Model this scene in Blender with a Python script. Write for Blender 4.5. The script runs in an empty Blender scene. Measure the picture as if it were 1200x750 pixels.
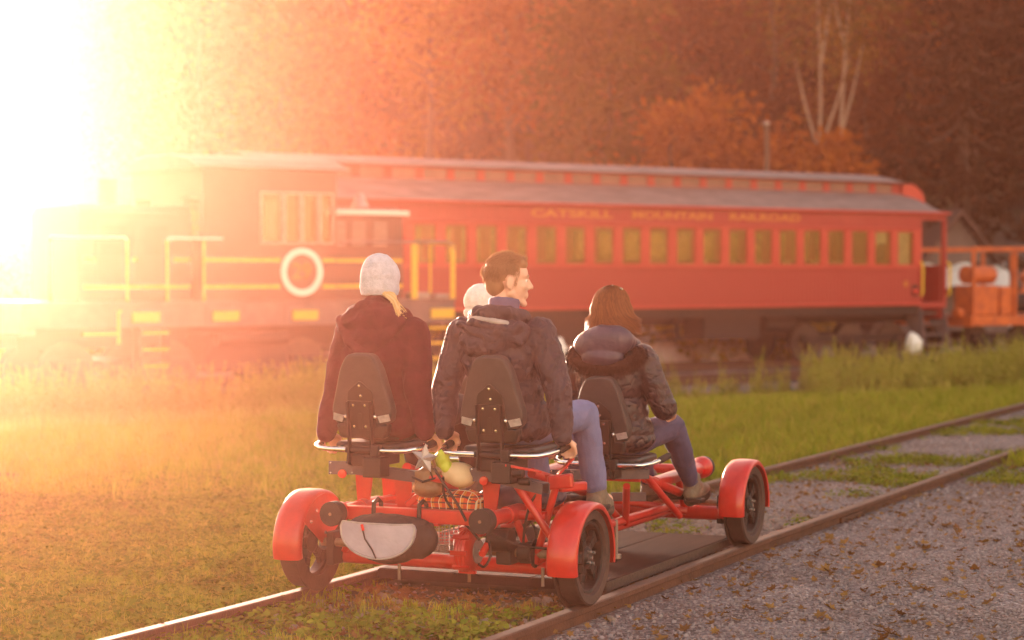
import bpy, bmesh, math, random
import numpy as np
from mathutils import Vector, Matrix, noise
from math import sin, cos, pi, radians, sqrt, atan2
random.seed(7)
rng = np.random.default_rng(7)
SC = bpy.context.scene
COL = SC.collection

# ------------------------------------------------------------------ camera
CAMZ = 1.6
cam_data = bpy.data.cameras.new('camera')
cam = bpy.data.objects.new('camera', cam_data)
COL.objects.link(cam)
cam_data.sensor_width = 36
cam_data.lens = 75
cam_data.clip_start = 0.1
cam_data.clip_end = 3000
cam.location = (0, 0, CAMZ)
cam.rotation_euler = (radians(90 - 1.26), 0, 0)
cam_data.dof.use_dof = True
cam_data.dof.focus_distance = 10.6
cam_data.dof.aperture_fstop = 2.1
SC.camera = cam

# ------------------------------------------------------------------ sky and sun
SUN_AZ = radians(-18.5)     # measured from +Y towards +X
SUN_EL = radians(4.8)
world = bpy.data.worlds.new('World')
SC.world = world
world.use_nodes = True
wn = world.node_tree
wn.nodes.clear()
wo = wn.nodes.new('ShaderNodeOutputWorld')
wb = wn.nodes.new('ShaderNodeBackground')
sky = wn.nodes.new('ShaderNodeTexSky')
sky.sky_type = 'NISHITA'
sky.sun_disc = False
sky.sun_elevation = SUN_EL
sky.sun_rotation = SUN_AZ
sky.air_density = 1.0
sky.dust_density = 0.5
sky.ozone_density = 0.6
wb.inputs['Strength'].default_value = 0.122
wt = wn.nodes.new('ShaderNodeMix'); wt.data_type = 'RGBA'; wt.blend_type = 'MULTIPLY'   # warm evening sky
wt.inputs[0].default_value = 1.0; wt.inputs[7].default_value = (1.0, 0.70, 0.57, 1)
wn.links.new(sky.outputs[0], wt.inputs[6])
wn.links.new(wt.outputs[2], wb.inputs[0])
wn.links.new(wb.outputs[0], wo.inputs[0])
sun_data = bpy.data.lights.new('sun', 'SUN')
sun = bpy.data.objects.new('sun', sun_data)
COL.objects.link(sun)
sun_data.energy = 5.0
sun_data.angle = radians(6)
sun_data.color = (1.0, 0.74, 0.56)
sd = Vector((sin(SUN_AZ) * cos(SUN_EL), cos(SUN_AZ) * cos(SUN_EL), sin(SUN_EL)))
sun.rotation_euler = sd.to_track_quat('Z', 'Y').to_euler()
SC.view_settings.view_transform = 'Standard'
SC.view_settings.look = 'None'
SC.view_settings.exposure = 3.25
SC.view_settings.gamma = 1.0
SC.cycles.volume_bounces = 0
SC.cycles.max_bounces = 6
SC.cycles.diffuse_bounces = 3
SC.cycles.transparent_max_bounces = 12
SC.cycles.use_denoising = True
SC.cycles.sample_clamp_indirect = 4

# ------------------------------------------------------------------ tagging
def tag(o, label=None, cat=None, group=None, kind=None):
    if label: o['label'] = label
    if cat: o['category'] = cat
    if group: o['group'] = group
    if kind: o['kind'] = kind
    return o

def empty(name, loc=(0, 0, 0), rz=0.0, parent=None):
    o = bpy.data.objects.new(name, None)
    o.empty_display_size = 0.1
    o.location = loc
    o.rotation_euler = (0, 0, rz)
    COL.objects.link(o)
    if parent: o.parent = parent
    return o

def copy_tree(o, parent=None):
    c = o.copy()
    COL.objects.link(c)
    if parent is not None: c.parent = parent
    for ch in list(o.children): copy_tree(ch, c)
    return c

# ------------------------------------------------------------------ materials
def mat(name, col, rough=0.6, metal=0.0, col2=None, nscale=20.0, bump=0.0, bscale=60.0, spec=0.5,
        sub=0.0, stretch=None, coat=0.0, contrast=0.35, alpha=None, third=None, trans=0.0):
    m = bpy.data.materials.new(name)
    m.use_nodes = True
    nt = m.node_tree
    b = nt.nodes['Principled BSDF']
    b.inputs['Roughness'].default_value = rough
    b.inputs['Metallic'].default_value = metal
    b.inputs['Specular IOR Level'].default_value = spec
    b.inputs['Coat Weight'].default_value = coat
    b.inputs['Transmission Weight'].default_value = trans
    if sub: 
        b.inputs['Subsurface Weight'].default_value = sub
        b.inputs['Subsurface Radius'].default_value = (0.01, 0.004, 0.002)
    tc = nt.nodes.new('ShaderNodeTexCoord')
    mp = nt.nodes.new('ShaderNodeMapping')
    nt.links.new(tc.outputs['Object'], mp.inputs[0])
    if stretch: mp.inputs['Scale'].default_value = stretch
    c1 = (*col, 1)
    if col2 is not None:
        n = nt.nodes.new('ShaderNodeTexNoise')
        n.inputs['Scale'].default_value = nscale
        n.inputs['Detail'].default_value = 5
        n.inputs['Roughness'].default_value = 0.6
        r = nt.nodes.new('ShaderNodeValToRGB')
        r.color_ramp.elements[0].position = 0.5 - contrast / 2
        r.color_ramp.elements[1].position = 0.5 + contrast / 2
        r.color_ramp.elements[0].color = c1
        r.color_ramp.elements[1].color = (*col2, 1)
        if third:
            e = r.color_ramp.elements.new(0.5); e.color = (*third, 1)
        nt.links.new(mp.outputs[0], n.inputs['Vector'])
        nt.links.new(n.outputs['Fac'], r.inputs[0])
        nt.links.new(r.outputs[0], b.inputs['Base Color'])
    else:
        b.inputs['Base Color'].default_value = c1
    if bump:
        n2 = nt.nodes.new('ShaderNodeTexNoise')
        n2.inputs['Scale'].default_value = bscale
        n2.inputs['Detail'].default_value = 4
        bp = nt.nodes.new('ShaderNodeBump')
        bp.inputs['Strength'].default_value = bump
        bp.inputs['Distance'].default_value = 0.01
        nt.links.new(mp.outputs[0], n2.inputs['Vector'])
        nt.links.new(n2.outputs['Fac'], bp.inputs['Height'])
        nt.links.new(bp.outputs[0], b.inputs['Normal'])
    return m

def leafmat(name, cols, translucent=0.35, rough=0.6):
    """leaf material: colour varies from leaf clump to leaf clump"""
    m = bpy.data.materials.new(name)
    m.use_nodes = True
    nt = m.node_tree
    b = nt.nodes['Principled BSDF']
    b.inputs['Roughness'].default_value = rough
    b.inputs['Specular IOR Level'].default_value = 0.0 if rough > 0.8 else 0.06
    geo = nt.nodes.new('ShaderNodeNewGeometry')
    oi = nt.nodes.new('ShaderNodeObjectInfo')
    add = nt.nodes.new('ShaderNodeMath'); add.operation = 'MULTIPLY_ADD'
    add.inputs[1].default_value = 0.65
    mul = nt.nodes.new('ShaderNodeMath'); mul.operation = 'MULTIPLY'
    mul.inputs[1].default_value = 0.35
    nt.links.new(oi.outputs['Random'], mul.inputs[0])
    nt.links.new(geo.outputs['Random Per Island'], add.inputs[0])
    nt.links.new(mul.outputs[0], add.inputs[2])
    r = nt.nodes.new('ShaderNodeValToRGB')
    els = r.color_ramp.elements
    while len(els) < len(cols): els.new(0.5)
    for i, c in enumerate(cols):
        els[i].position = i / max(1, len(cols) - 1)
        els[i].color = (*c, 1)
    nt.links.new(add.outputs[0], r.inputs[0])
    nt.links.new(r.outputs[0], b.inputs['Base Color'])
    tr = nt.nodes.new('ShaderNodeBsdfTranslucent')
    nt.links.new(r.outputs[0], tr.inputs[0])
    mx = nt.nodes.new('ShaderNodeMixShader')
    mx.inputs[0].default_value = translucent
    nt.links.new(b.outputs[0], mx.inputs[1])
    nt.links.new(tr.outputs[0], mx.inputs[2])
    nt.links.new(mx.outputs[0], nt.nodes['Material Output'].inputs[0])
    return m

# ------------------------------------------------------------------ mesh builder
class MB:
    def __init__(s):
        s.v = []; s.f = []
    def add(s, vs, fs):
        k = len(s.v)
        s.v.extend([tuple(p) for p in vs])
        s.f.extend([tuple(i + k for i in f) for f in fs])
        return s
    def box(s, x0, x1, y0, y1, z0, z1, M=None):
        vs = [Vector(p) for p in ((x0,y0,z0),(x1,y0,z0),(x1,y1,z0),(x0,y1,z0),(x0,y0,z1),(x1,y0,z1),(x1,y1,z1),(x0,y1,z1))]
        if M: vs = [M @ p for p in vs]
        return s.add(vs, [(0,3,2,1),(4,5,6,7),(0,1,5,4),(1,2,6,5),(2,3,7,6),(3,0,4,7)])
    def bar(s, p0, p1, w, h, up=(0, 0, 1)):
        p0 = Vector(p0); p1 = Vector(p1); d = (p1 - p0)
        L = d.length; d.normalize(); up = Vector(up)
        if abs(d.dot(up)) > 0.98: up = Vector((1, 0, 0))
        r = d.cross(up).normalized(); u = r.cross(d).normalized()
        M = Matrix((r, d, u)).transposed().to_4x4(); M.translation = p0
        return s.box(-w/2, w/2, 0, L, -h/2, h/2, M)
    def tube(s, pts, r, n=10, caps=True):
        pts = [Vector(p) for p in pts]
        rs = r if isinstance(r, (list, tuple)) else [r] * len(pts)
        k = len(s.v)
        N = len(pts)
        prev = None
        for i, p in enumerate(pts):
            if i == 0: d = pts[1] - p
            elif i == N - 1: d = p - pts[i-1]
            else: d = (pts[i+1] - p).normalized() + (p - pts[i-1]).normalized()
            if d.length < 1e-9: d = Vector((0, 0, 1))
            d.normalize()
            if prev is None:
                a = Vector((0, 0, 1)) if abs(d.z) < 0.9 else Vector((1, 0, 0))
                u = d.cross(a).normalized()
            else:
                u = (prev - d * prev.dot(d)).normalized()
            prev = u
            w = d.cross(u)
            for j in range(n):
                a = 2 * pi * j / n
                s.v.append(tuple(p + (u * cos(a) + w * sin(a)) * rs[i]))
        for i in range(N - 1):
            for j in range(n):
                a = k + i*n + j; b = k + i*n + (j+1) % n
                s.f.append((a, b, b + n, a + n))
        if caps:
            s.f.append(tuple(k + j for j in reversed(range(n))))
            s.f.append(tuple(k + (N-1)*n + j for j in range(n)))
        return s
    def cyl(s, p0, p1, r, n=16, r1=None):
        return s.tube([p0, p1], [r, r if r1 is None else r1], n)
    def lathe(s, prof, n=24, M=None, closed=False):
        """prof: (radius, height) pairs round local z"""
        k = len(s.v)
        for (r, z) in prof:
            for j in range(n):
                a = 2*pi*j/n
                p = Vector((r*cos(a), r*sin(a), z))
                if M: p = M @ p
                s.v.append(tuple(p))
        m = len(prof)
        for i in range(m if closed else m - 1):
            i2 = (i + 1) % m
            for j in range(n):
                a = k + i*n + j; b = k + i*n + (j+1) % n
                c = k + i2*n + (j+1) % n; d = k + i2*n + j
                s.f.append((a, b, c, d))
        return s
    def prism(s, outline, y0, y1, M=None):
        """outline of (x, z) extruded along local y"""
        n = len(outline)
        vs = [Vector((x, y0, z)) for x, z in outline] + [Vector((x, y1, z)) for x, z in outline]
        if M: vs = [M @ p for p in vs]
        fs = [tuple(range(n)), tuple(reversed(range(n, 2*n)))]
        for i in range(n):
            j = (i + 1) % n
            fs.append((i, i + n, j + n, j))
        return s.add(vs, fs)
    def ell(s, c, r, n=14, m=9, R=None, pw=1.0):
        c = Vector(c)
        if not isinstance(r, (tuple, list)): r = (r, r, r)
        k = len(s.v)
        def P(th, ph):
            p = Vector((r[0]*sin(th)*cos(ph), r[1]*sin(th)*sin(ph), r[2]*cos(th)))
            if R: p = R @ p
            return tuple(c + p)
        s.v.append(P(0, 0))
        for i in range(1, m):
            for j in range(n):
                s.v.append(P(pi*i/m, 2*pi*j/n))
        s.v.append(P(pi, 0))
        last = len(s.v) - 1
        for j in range(n):
            s.f.append((k, k+1+j, k+1+(j+1) % n))
        for i in range(m-2):
            for j in range(n):
                a = k+1+i*n+j; b = k+1+i*n+(j+1) % n
                s.f.append((a, a+n, b+n, b))
        base = k+1+(m-2)*n
        for j in range(n):
            s.f.append((base+j, last, base+(j+1) % n))
        return s
    def cap(s, p0, p1, r0, r1, n=14):
        """tapered capsule"""
        p0 = Vector(p0); p1 = Vector(p1); d = (p1-p0)
        L = d.length
        if L < 1e-6: return s.ell(p0, r0)
        d.normalize()
        pts, rs = [], []
        for a in (85, 60, 30): 
            pts.append(p0 - d*r0*sin(radians(a))); rs.append(r0*cos(radians(a)))
        pts.append(p0); rs.append(r0); pts.append(p1); rs.append(r1)
        for a in (30, 60, 85):
            pts.append(p1 + d*r1*sin(radians(a))); rs.append(r1*cos(radians(a)))
        return s.tube(pts, rs, n)
    def build(s, name, m, parent=None, smooth=False, bevel=0.0, seg=2, auto=35):
        me = bpy.data.meshes.new(name)
        me.from_pydata(s.v, [], s.f)
        me.validate()
        me.update()
        if m: me.materials.append(m)
        o = bpy.data.objects.new(name, me)
        COL.objects.link(o)
        if parent: o.parent = parent
        if bevel:
            b = o.modifiers.new('bevel', 'BEVEL')
            b.width = bevel; b.segments = seg; b.limit_method = 'ANGLE'; b.angle_limit = radians(40)
        if smooth:
            me.shade_smooth()
            if auto: me.set_sharp_from_angle(angle=radians(auto))
        return o

def np_mesh(name, verts, faces, m, parent=None):
    """verts Nx3, faces MxK (all the same K)"""
    me = bpy.data.meshes.new(name)
    n, k = faces.shape
    me.vertices.add(len(verts)); me.vertices.foreach_set('co', np.asarray(verts, dtype=np.float32).ravel())
    me.loops.add(n*k); me.loops.foreach_set('vertex_index', faces.astype(np.int32).ravel())
    me.polygons.add(n)
    me.polygons.foreach_set('loop_start', np.arange(0, n*k, k, dtype=np.int32))
    me.polygons.foreach_set('loop_total', np.full(n, k, dtype=np.int32))
    me.update(calc_edges=True)
    if m: me.materials.append(m)
    o = bpy.data.objects.new(name, me)
    if parent != 'unlinked':
        COL.objects.link(o)
        if parent: o.parent = parent
    return o

def scatter(name, pts, rot, scl, variants, label, cat=None, idx=None, kind='stuff', parent=None):
    """place mesh variants on points (stuff nobody could count)"""
    src = bpy.data.collections.new(name + '_source')
    for v in variants: src.objects.link(v)
    n = len(pts)
    me = bpy.data.meshes.new(name)
    me.vertices.add(n); me.vertices.foreach_set('co', np.asarray(pts, dtype=np.float32).ravel())
    a = me.attributes.new('rot', 'FLOAT_VECTOR', 'POINT'); a.data.foreach_set('vector', np.asarray(rot, dtype=np.float32).ravel())
    a = me.attributes.new('scl', 'FLOAT', 'POINT'); a.data.foreach_set('value', np.asarray(scl, dtype=np.float32).ravel())
    if idx is None: idx = rng.integers(0, len(variants), n)
    a = me.attributes.new('idx', 'INT', 'POINT'); a.data.foreach_set('value', np.asarray(idx, dtype=np.int32).ravel())
    o = bpy.data.objects.new(name, me); COL.objects.link(o)
    if parent: o.parent = parent
    g = bpy.data.node_groups.new(name + '_nodes', 'GeometryNodeTree')
    g.interface.new_socket('Geometry', in_out='INPUT', socket_type='NodeSocketGeometry')
    g.interface.new_socket('Geometry', in_out='OUTPUT', socket_type='NodeSocketGeometry')
    N = g.nodes; L = g.links
    gi = N.new('NodeGroupInput'); go = N.new('NodeGroupOutput')
    m2p = N.new('GeometryNodeMeshToPoints')
    ins = N.new('GeometryNodeInstanceOnPoints')
    ci = N.new('GeometryNodeCollectionInfo')
    ci.inputs['Collection'].default_value = src
    ci.inputs['Separate Children'].default_value = True
    ci.inputs['Reset Children'].default_value = True
    ins.inputs['Pick Instance'].default_value = True
    def attr(nm, t):
        q = N.new('GeometryNodeInputNamedAttribute'); q.data_type = t; q.inputs['Name'].default_value = nm
        return q.outputs['Attribute']
    L.new(gi.outputs[0], m2p.inputs[0]); L.new(m2p.outputs[0], ins.inputs['Points'])
    L.new(ci.outputs[0], ins.inputs['Instance'])
    L.new(attr('rot', 'FLOAT_VECTOR'), ins.inputs['Rotation'])
    L.new(attr('scl', 'FLOAT'), ins.inputs['Scale'])
    L.new(attr('idx', 'INT'), ins.inputs['Instance Index'])
    L.new(ins.outputs[0], go.inputs[0])
    md = o.modifiers.new('scatter', 'NODES'); md.node_group = g
    tag(o, label, cat, kind=kind)
    return o

def ss(a, b, x):
    t = np.clip((np.asarray(x, dtype=float) - a) / (b - a), 0, 1)
    return t*t*(3-2*t)

# ------------------------------------------------------------------ terrain
BIKE = Vector((-0.345, 10.555, 0)); BANG = radians(24)
BX = Vector((cos(BANG), -sin(BANG), 0)); BY = Vector((sin(BANG), cos(BANG), 0))
def track_uv(x, y):
    dx = x - BIKE.x; dy = y - BIKE.y
    return dx*BX.x + dy*BX.y, dx*BY.x + dy*BY.y
def bw(u, v, z=0.0):
    return BIKE + BX*u + BY*v + Vector((0, 0, z))
def rail_drop(v):
    v = np.asarray(v, dtype=float)
    return -0.0085*np.maximum(0, v - 2.6) - 0.010*np.minimum(0, v + 0.4)
TA = radians(36)             # direction of the yard tracks
TX = Vector((cos(TA), sin(TA), 0)); TY = Vector((-sin(TA), cos(TA), 0))
YZ = -0.60                   # rail top height in the yard
def vnoise(x, y, sc, seed=0):
    """smooth value noise, vectorised"""
    x = np.asarray(x, dtype=float)*sc; y = np.asarray(y, dtype=float)*sc
    xi = np.floor(x).astype(np.int64); yi = np.floor(y).astype(np.int64)
    fx = x - xi; fy = y - yi
    fx = fx*fx*(3-2*fx); fy = fy*fy*(3-2*fy)
    def h(a, b):
        q = (a*374761393 + b*668265263 + seed*982451653) & 0x7fffffff
        q = ((q ^ (q >> 13)) * 1274126177) & 0x7fffffff
        return (q & 0xffff)/65535.0
    return (h(xi, yi)*(1-fx) + h(xi+1, yi)*fx)*(1-fy) + (h(xi, yi+1)*(1-fx) + h(xi+1, yi+1)*fx)*fy
def ground_z(x, y):
    x = np.asarray(x, dtype=float); y = np.asarray(y, dtype=float)
    s = (x + 1.04)*0.588 - (y - 40)*0.81        # metres this side of the first yard track
    base = -0.13 + (YZ - 0.14 + 0.13)*(1 - ss(3.0, 14.0, s))
    u, v = track_uv(x, y)
    near = 1 - ss(1.6, 3.2, np.abs(u))
    base = base*(1-near) + near*(np.maximum(-0.082 + rail_drop(v), -0.72))
    far = ss(30, 60, y)
    base = base + 0.045*(vnoise(x, y, 0.6) - 0.5)*ss(0.9, 2.0, np.abs(u)) + 0.02*(vnoise(x, y, 2.7, 3)-0.5)*(np.abs(u) > 0.9)
    d = np.maximum(0, y + 0.25*x - 71)          # hillside beyond the yard
    hill = 14.0*(1 - np.exp(-d*0.036))*ss(-31, -22, x)*(1-ss(150, 260, x)) + 1.2*ss(0, 40, d)*(vnoise(x, y, 0.07, 5)-0.4)
    return base + np.maximum(hill, 0)*ss(0, 6, d)

def grid_axis(a, b, dens):
    """positions between a and b, finer near zero offsets"""
    return np.array(dens)
xs = np.concatenate([np.linspace(-300, -60, 10)[:-1], np.linspace(-60, -14, 24)[:-1], np.linspace(-14, 14, 190)[:-1], np.linspace(14, 60, 50)[:-1], np.linspace(60, 300, 10)])
ys = np.concatenate([np.linspace(-30, 5, 15)[:-1], np.linspace(5, 30, 170)[:-1], np.linspace(30, 70, 90)[:-1], np.linspace(70, 160, 50)[:-1], np.linspace(160, 420, 10)])
GX, GY = np.meshgrid(xs, ys)
GZ = ground_z(GX, GY)
V = np.stack([GX, GY, GZ], -1).reshape(-1, 3)
nx, ny = len(xs), len(ys)
ii = (np.arange(ny-1)[:, None]*nx + np.arange(nx-1)[None, :]).ravel()
F = np.stack([ii, ii+1, ii+nx+1, ii+nx], -1)

def ground_material():
    m = bpy.data.materials.new('ground_soil')
    m.use_nodes = True
    nt = m.node_tree; N = nt.nodes; L = nt.links
    b = N['Principled BSDF']; b.inputs['Roughness'].default_value = 0.92; b.inputs['Specular IOR Level'].default_value = 0.2
    tc = N.new('ShaderNodeTexCoord')
    at = N.new('ShaderNodeAttribute'); at.attribute_name = 'gravel'
    def noise_(sc, det=5, rough=0.6):
        n = N.new('ShaderNodeTexNoise'); n.inputs['Scale'].default_value = sc; n.inputs['Detail'].default_value = det
        n.inputs['Roughness'].default_value = rough
        L.new(tc.outputs['Object'], n.inputs['Vector']); return n
    def ramp(src, *stops):
        r = N.new('ShaderNodeValToRGB'); e = r.color_ramp.elements
        while len(e) < len(stops): e.new(0.5)
        for i, (p, c) in enumerate(stops): e[i].position = p; e[i].color = (*c, 1)
        L.new(src, r.inputs[0]); return r.outputs[0]
    soil = ramp(noise_(1.3).outputs['Fac'], (0.35, (0.05, 0.042, 0.018)), (0.5, (0.085, 0.09, 0.022)), (0.65, (0.12, 0.10, 0.035)))
    vo = N.new('ShaderNodeTexVoronoi'); vo.inputs['Scale'].default_value = 62
    L.new(tc.outputs['Object'], vo.inputs['Vector'])
    sep = N.new('ShaderNodeSeparateColor'); L.new(vo.outputs['Color'], sep.inputs[0])
    grav = ramp(sep.outputs[0], (0.0, (0.10, 0.08, 0.085)), (0.6, (0.21, 0.17, 0.175)), (0.92, (0.32, 0.27, 0.275)), (1.0, (0.48, 0.43, 0.42)))
    mx = N.new('ShaderNodeMix'); mx.data_type = 'RGBA'
    L.new(at.outputs['Fac'], mx.inputs[0]); L.new(soil, mx.inputs[6]); L.new(grav, mx.inputs[7])
    patch = noise_(0.9, 3).outputs['Fac']
    dirt = N.new('ShaderNodeMix'); dirt.data_type = 'RGBA'; dirt.blend_type = 'MULTIPLY'
    L.new(ramp(patch, (0.4, (0.62, 0.55, 0.5)), (0.6, (1, 1, 1))), dirt.inputs[7]); L.new(mx.outputs[2], dirt.inputs[6]); dirt.inputs[0].default_value = 0.8
    L.new(dirt.outputs[2], b.inputs['Base Color'])
    bp = N.new('ShaderNodeBump'); bp.inputs['Strength'].default_value = 0.9; bp.inputs['Distance'].default_value = 0.012
    L.new(vo.outputs['Distance'], bp.inputs['Height']); bp.invert = True
    L.new(bp.outputs[0], b.inputs['Normal'])
    return m
def gravel_mask(x, y):
    u, v = track_uv(x, y)
    g = ss(0.45, 0.8, u + 0.5*(vnoise(x, y, 0.8, 9)-0.5) - 0.32*np.maximum(0, v-8.6)) * (1 - 0.0*v)
    mid = (1-ss(0.72, 0.86, np.abs(u)))*ss(-0.6, 3.6, v + 1.6*(vnoise(x, y, 1.4, 4)-0.5))
    s = (x + 1.04)*0.588 - (y - 40)*0.81
    yard = (1-ss(0.8, 3.4, s))*ss(-26, -12, s)
    return np.clip(np.maximum(np.maximum(g, mid*0.9), yard), 0, 1)
gm = ground_material()
ground = np_mesh('ground', V, F, gm)
a = ground.data.attributes.new('gravel', 'FLOAT', 'POINT')
a.data.foreach_set('value', gravel_mask(GX, GY).ravel().astype(np.float32))
ground.data.shade_smooth()
tag(ground, kind='structure')
# ------------------------------------------------------------------ shared materials
M_rail = mat('rusty_rail_steel', (0.06, 0.025, 0.015), 0.65, 0.2, (0.12, 0.05, 0.028), 9, 0.4, 80)
M_railtop = mat('worn_rail_head', (0.12, 0.065, 0.045), 0.75, 0.1, (0.08, 0.04, 0.03), 6, 0.15, 50)
M_tie = mat('weathered_tie', (0.05, 0.035, 0.028), 0.9, 0, (0.09, 0.065, 0.05), 7, 0.7, 30, stretch=(1, 8, 8))
M_red = mat('coach_red_paint', (0.30, 0.012, 0.013), 0.42, 0, (0.37, 0.019, 0.018), 2.2, 0.25, 14, stretch=(9, 1, 0.6))
M_redtrim = mat('coach_trim_paint', (0.42, 0.026, 0.020), 0.38, 0, (0.48, 0.036, 0.026), 3)
M_roof = mat('grey_canvas_roof', (0.21, 0.165, 0.175), 0.8, 0, (0.13, 0.10, 0.105), 3, 0.3, 12, stretch=(0.5, 2, 2))
M_dark = mat('dark_underframe', (0.010, 0.006, 0.006), 0.7, 0.2, (0.02, 0.011, 0.010), 8)
M_glass = mat('window_glass', (0.9, 0.9, 0.9), 0.04, 0, spec=0.5)
def make_glass(m, amt=0.85):
    nt = m.node_tree
    b = nt.nodes['Principled BSDF']
    t = nt.nodes.new('ShaderNodeBsdfTransparent'); t.inputs[0].default_value = (0.82, 0.84, 0.78, 1)
    g = nt.nodes.new('ShaderNodeBsdfGlossy'); g.inputs['Roughness'].default_value = 0.03
    mx = nt.nodes.new('ShaderNodeMixShader'); mx.inputs[0].default_value = 1-amt
    nt.links.new(t.outputs[0], mx.inputs[1]); nt.links.new(g.outputs[0], mx.inputs[2])
    nt.links.new(mx.outputs[0], nt.nodes['Material Output'].inputs[0])
make_glass(M_glass, 0.955)
M_rustdark = mat('rusty_dark_wheel', (0.05, 0.03, 0.025), 0.7, 0.2, (0.09, 0.055, 0.045), 6)
M_clere = mat('dim_red_glass', (0.20, 0.09, 0.085), 0.3, 0, (0.14, 0.06, 0.06), 2)
M_gold = mat('gold_letter_paint', (0.50, 0.15, 0.02), 0.45)
M_yellow = mat('safety_yellow_paint', (0.75, 0.48, 0.03), 0.45, 0, (0.62, 0.38, 0.03), 12)
M_interior = mat('coach_interior_panel', (0.42, 0.33, 0.20), 0.7, 0, (0.30, 0.22, 0.14), 3)
M_seatcloth = mat('coach_seat_cloth', (0.25, 0.11, 0.05), 0.85, 0, (0.33, 0.17, 0.08), 8)
M_steel = mat('dull_steel', (0.32, 0.30, 0.30), 0.4, 0.8, (0.24, 0.2, 0.2), 10)
M_white = mat('white_paint', (0.78, 0.77, 0.74), 0.5)
M_locodark = mat('locomotive_maroon_black', (0.06, 0.022, 0.02), 0.45, 0, (0.09, 0.03, 0.025), 3)
M_locogrey = mat('locomotive_deck_grey', (0.09, 0.07, 0.08), 0.6, 0, (0.13, 0.1, 0.11), 5)
M_lamp_red = mat('red_lens', (0.7, 0.03, 0.02), 0.2)
M_orange = mat('orange_machine_paint', (0.62, 0.13, 0.02), 0.55, 0, (0.38, 0.07, 0.02), 4, 0.2, 20)

def text_mesh(name, body, size, m, parent, loc, rot, depth=0.006, space=1.0, bold=0.0):
    cu = bpy.data.curves.new(name, 'FONT')
    cu.body = body; cu.size = size; cu.extrude = depth; cu.offset = bold
    cu.align_x = 'CENTER'; cu.align_y = 'CENTER'; cu.space_character = space
    cu.resolution_u = 3
    t = bpy.data.objects.new(name, cu); COL.objects.link(t)
    bpy.context.view_layer.update()
    me = bpy.data.meshes.new_from_object(t.evaluated_get(bpy.context.evaluated_depsgraph_get()))
    bpy.data.objects.remove(t)
    me.materials.clear(); me.materials.append(m)
    o = bpy.data.objects.new(name, me); COL.objects.link(o)
    o.parent = parent; o.location = loc; o.rotation_euler = rot
    return o

# ------------------------------------------------------------------ rails helper
def rail_mesh(path, name, parent, m=M_rail, w=0.068, h=0.14, foot=0.13):
    """path: list of (point on rail top centre, right vector)"""
    prof = [(-w/2, -0.006), (-w/2+0.008, 0), (w/2-0.008, 0), (w/2, -0.006), (w/2, -0.030), (0.011, -0.042), (0.011, -h+0.024),
            (foot/2, -h+0.010), (foot/2, -h), (-foot/2, -h), (-foot/2, -h+0.010), (-0.011, -h+0.024), (-0.011, -0.042), (-w/2, -0.030)]
    mb = MB(); n = len(prof)
    for p, r in path:
        for a, z in prof: mb.v.append(tuple(Vector(p) + r*a + Vector((0, 0, z))))
    for i in range(len(path)-1):
        for j in range(n):
            a = i*n+j; b = i*n+(j+1) % n
            mb.f.append((a, b, b+n, a+n))
    mb.f.append(tuple(reversed(range(n)))); mb.f.append(tuple((len(path)-1)*n+j for j in range(n)))
    o = mb.build(name, m, parent, smooth=True, auto=30)
    o.data.materials.append(M_railtop)
    for p in o.data.polygons:
        if p.normal.z > 0.9 and (p.index % n) in (0, 1, 2, 3): p.material_index = 1
    return o

# the near track, running away to the right
near = empty('railway_track', (0, 0, 0))
tag(near, 'near rusty railway track carrying the red rail bike across the grass', 'railway track')
vs_ = np.concatenate([np.linspace(-14, -1, 14), np.linspace(0, 60, 61)])
for side in (-1, 1):
    path = []
    for v in vs_:
        bend = 0.0
        p = bw(side*0.75 + bend, v, float(rail_drop(v)))
        path.append((p, BX))
    rail_mesh(path, 'rail', near)
# joint bars with bolts on the near rail
for (side, v) in ((1, 4.9), (-1, 7.3), (1, -2.6)):
    mb = MB()
    for i in range(2):
        s_ = (-1, 1)[i]
        mb.bar(bw(side*0.75 + s_*0.022, v-0.3, float(rail_drop(v))-0.08), bw(side*0.75 + s_*0.022, v+0.3, float(rail_drop(v))-0.08), 0.018, 0.07)
    jb = mb.build('joint_bar', M_rail, near, bevel=0.003)
    for q in (-0.22, -0.08, 0.08, 0.22):
        MB().cyl(bw(side*0.75+0.03, v+q, float(rail_drop(v))-0.08), bw(side*0.75+0.052, v+q, float(rail_drop(v))-0.08), 0.014, 6).build('bolt', M_rail, jb)

# yard tracks
def yard_track(off, z, label, x0=-60, x1=70):
    t = empty('railway_track', (-1.92 + TY.x*off, 41.2 + TY.y*off, z), TA)
    tag(t, label, 'railway track')
    for side in (-1, 1):
        path = [(Vector((x, side*0.75, 0)), Vector((0, 1, 0))) for x in np.linspace(x0, x1, 20)]
        rail_mesh(path, 'rail', t)
    mb = MB().box(-0.11, 0.11, -1.25, 1.25, -0.28, -0.125)
    s0 = mb.build('sleeper', M_tie, t, bevel=0.008)
    s0.location.x = -14
    x = -13.45
    while x < 24:
        c = s0.copy(); COL.objects.link(c); c.parent = t; c.location = (x, random.uniform(-0.03, 0.03), 0); x += 0.55
    return t
yard_track(0.0, YZ, 'first track of the yard, under the dark locomotive')
COFF = (Vector((10.3, 56.0, 0)) - Vector((-1.92, 41.2, 0))).dot(TY)
yard_track(COFF, YZ + 0.02, 'second track of the yard, under the red passenger coach')

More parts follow.
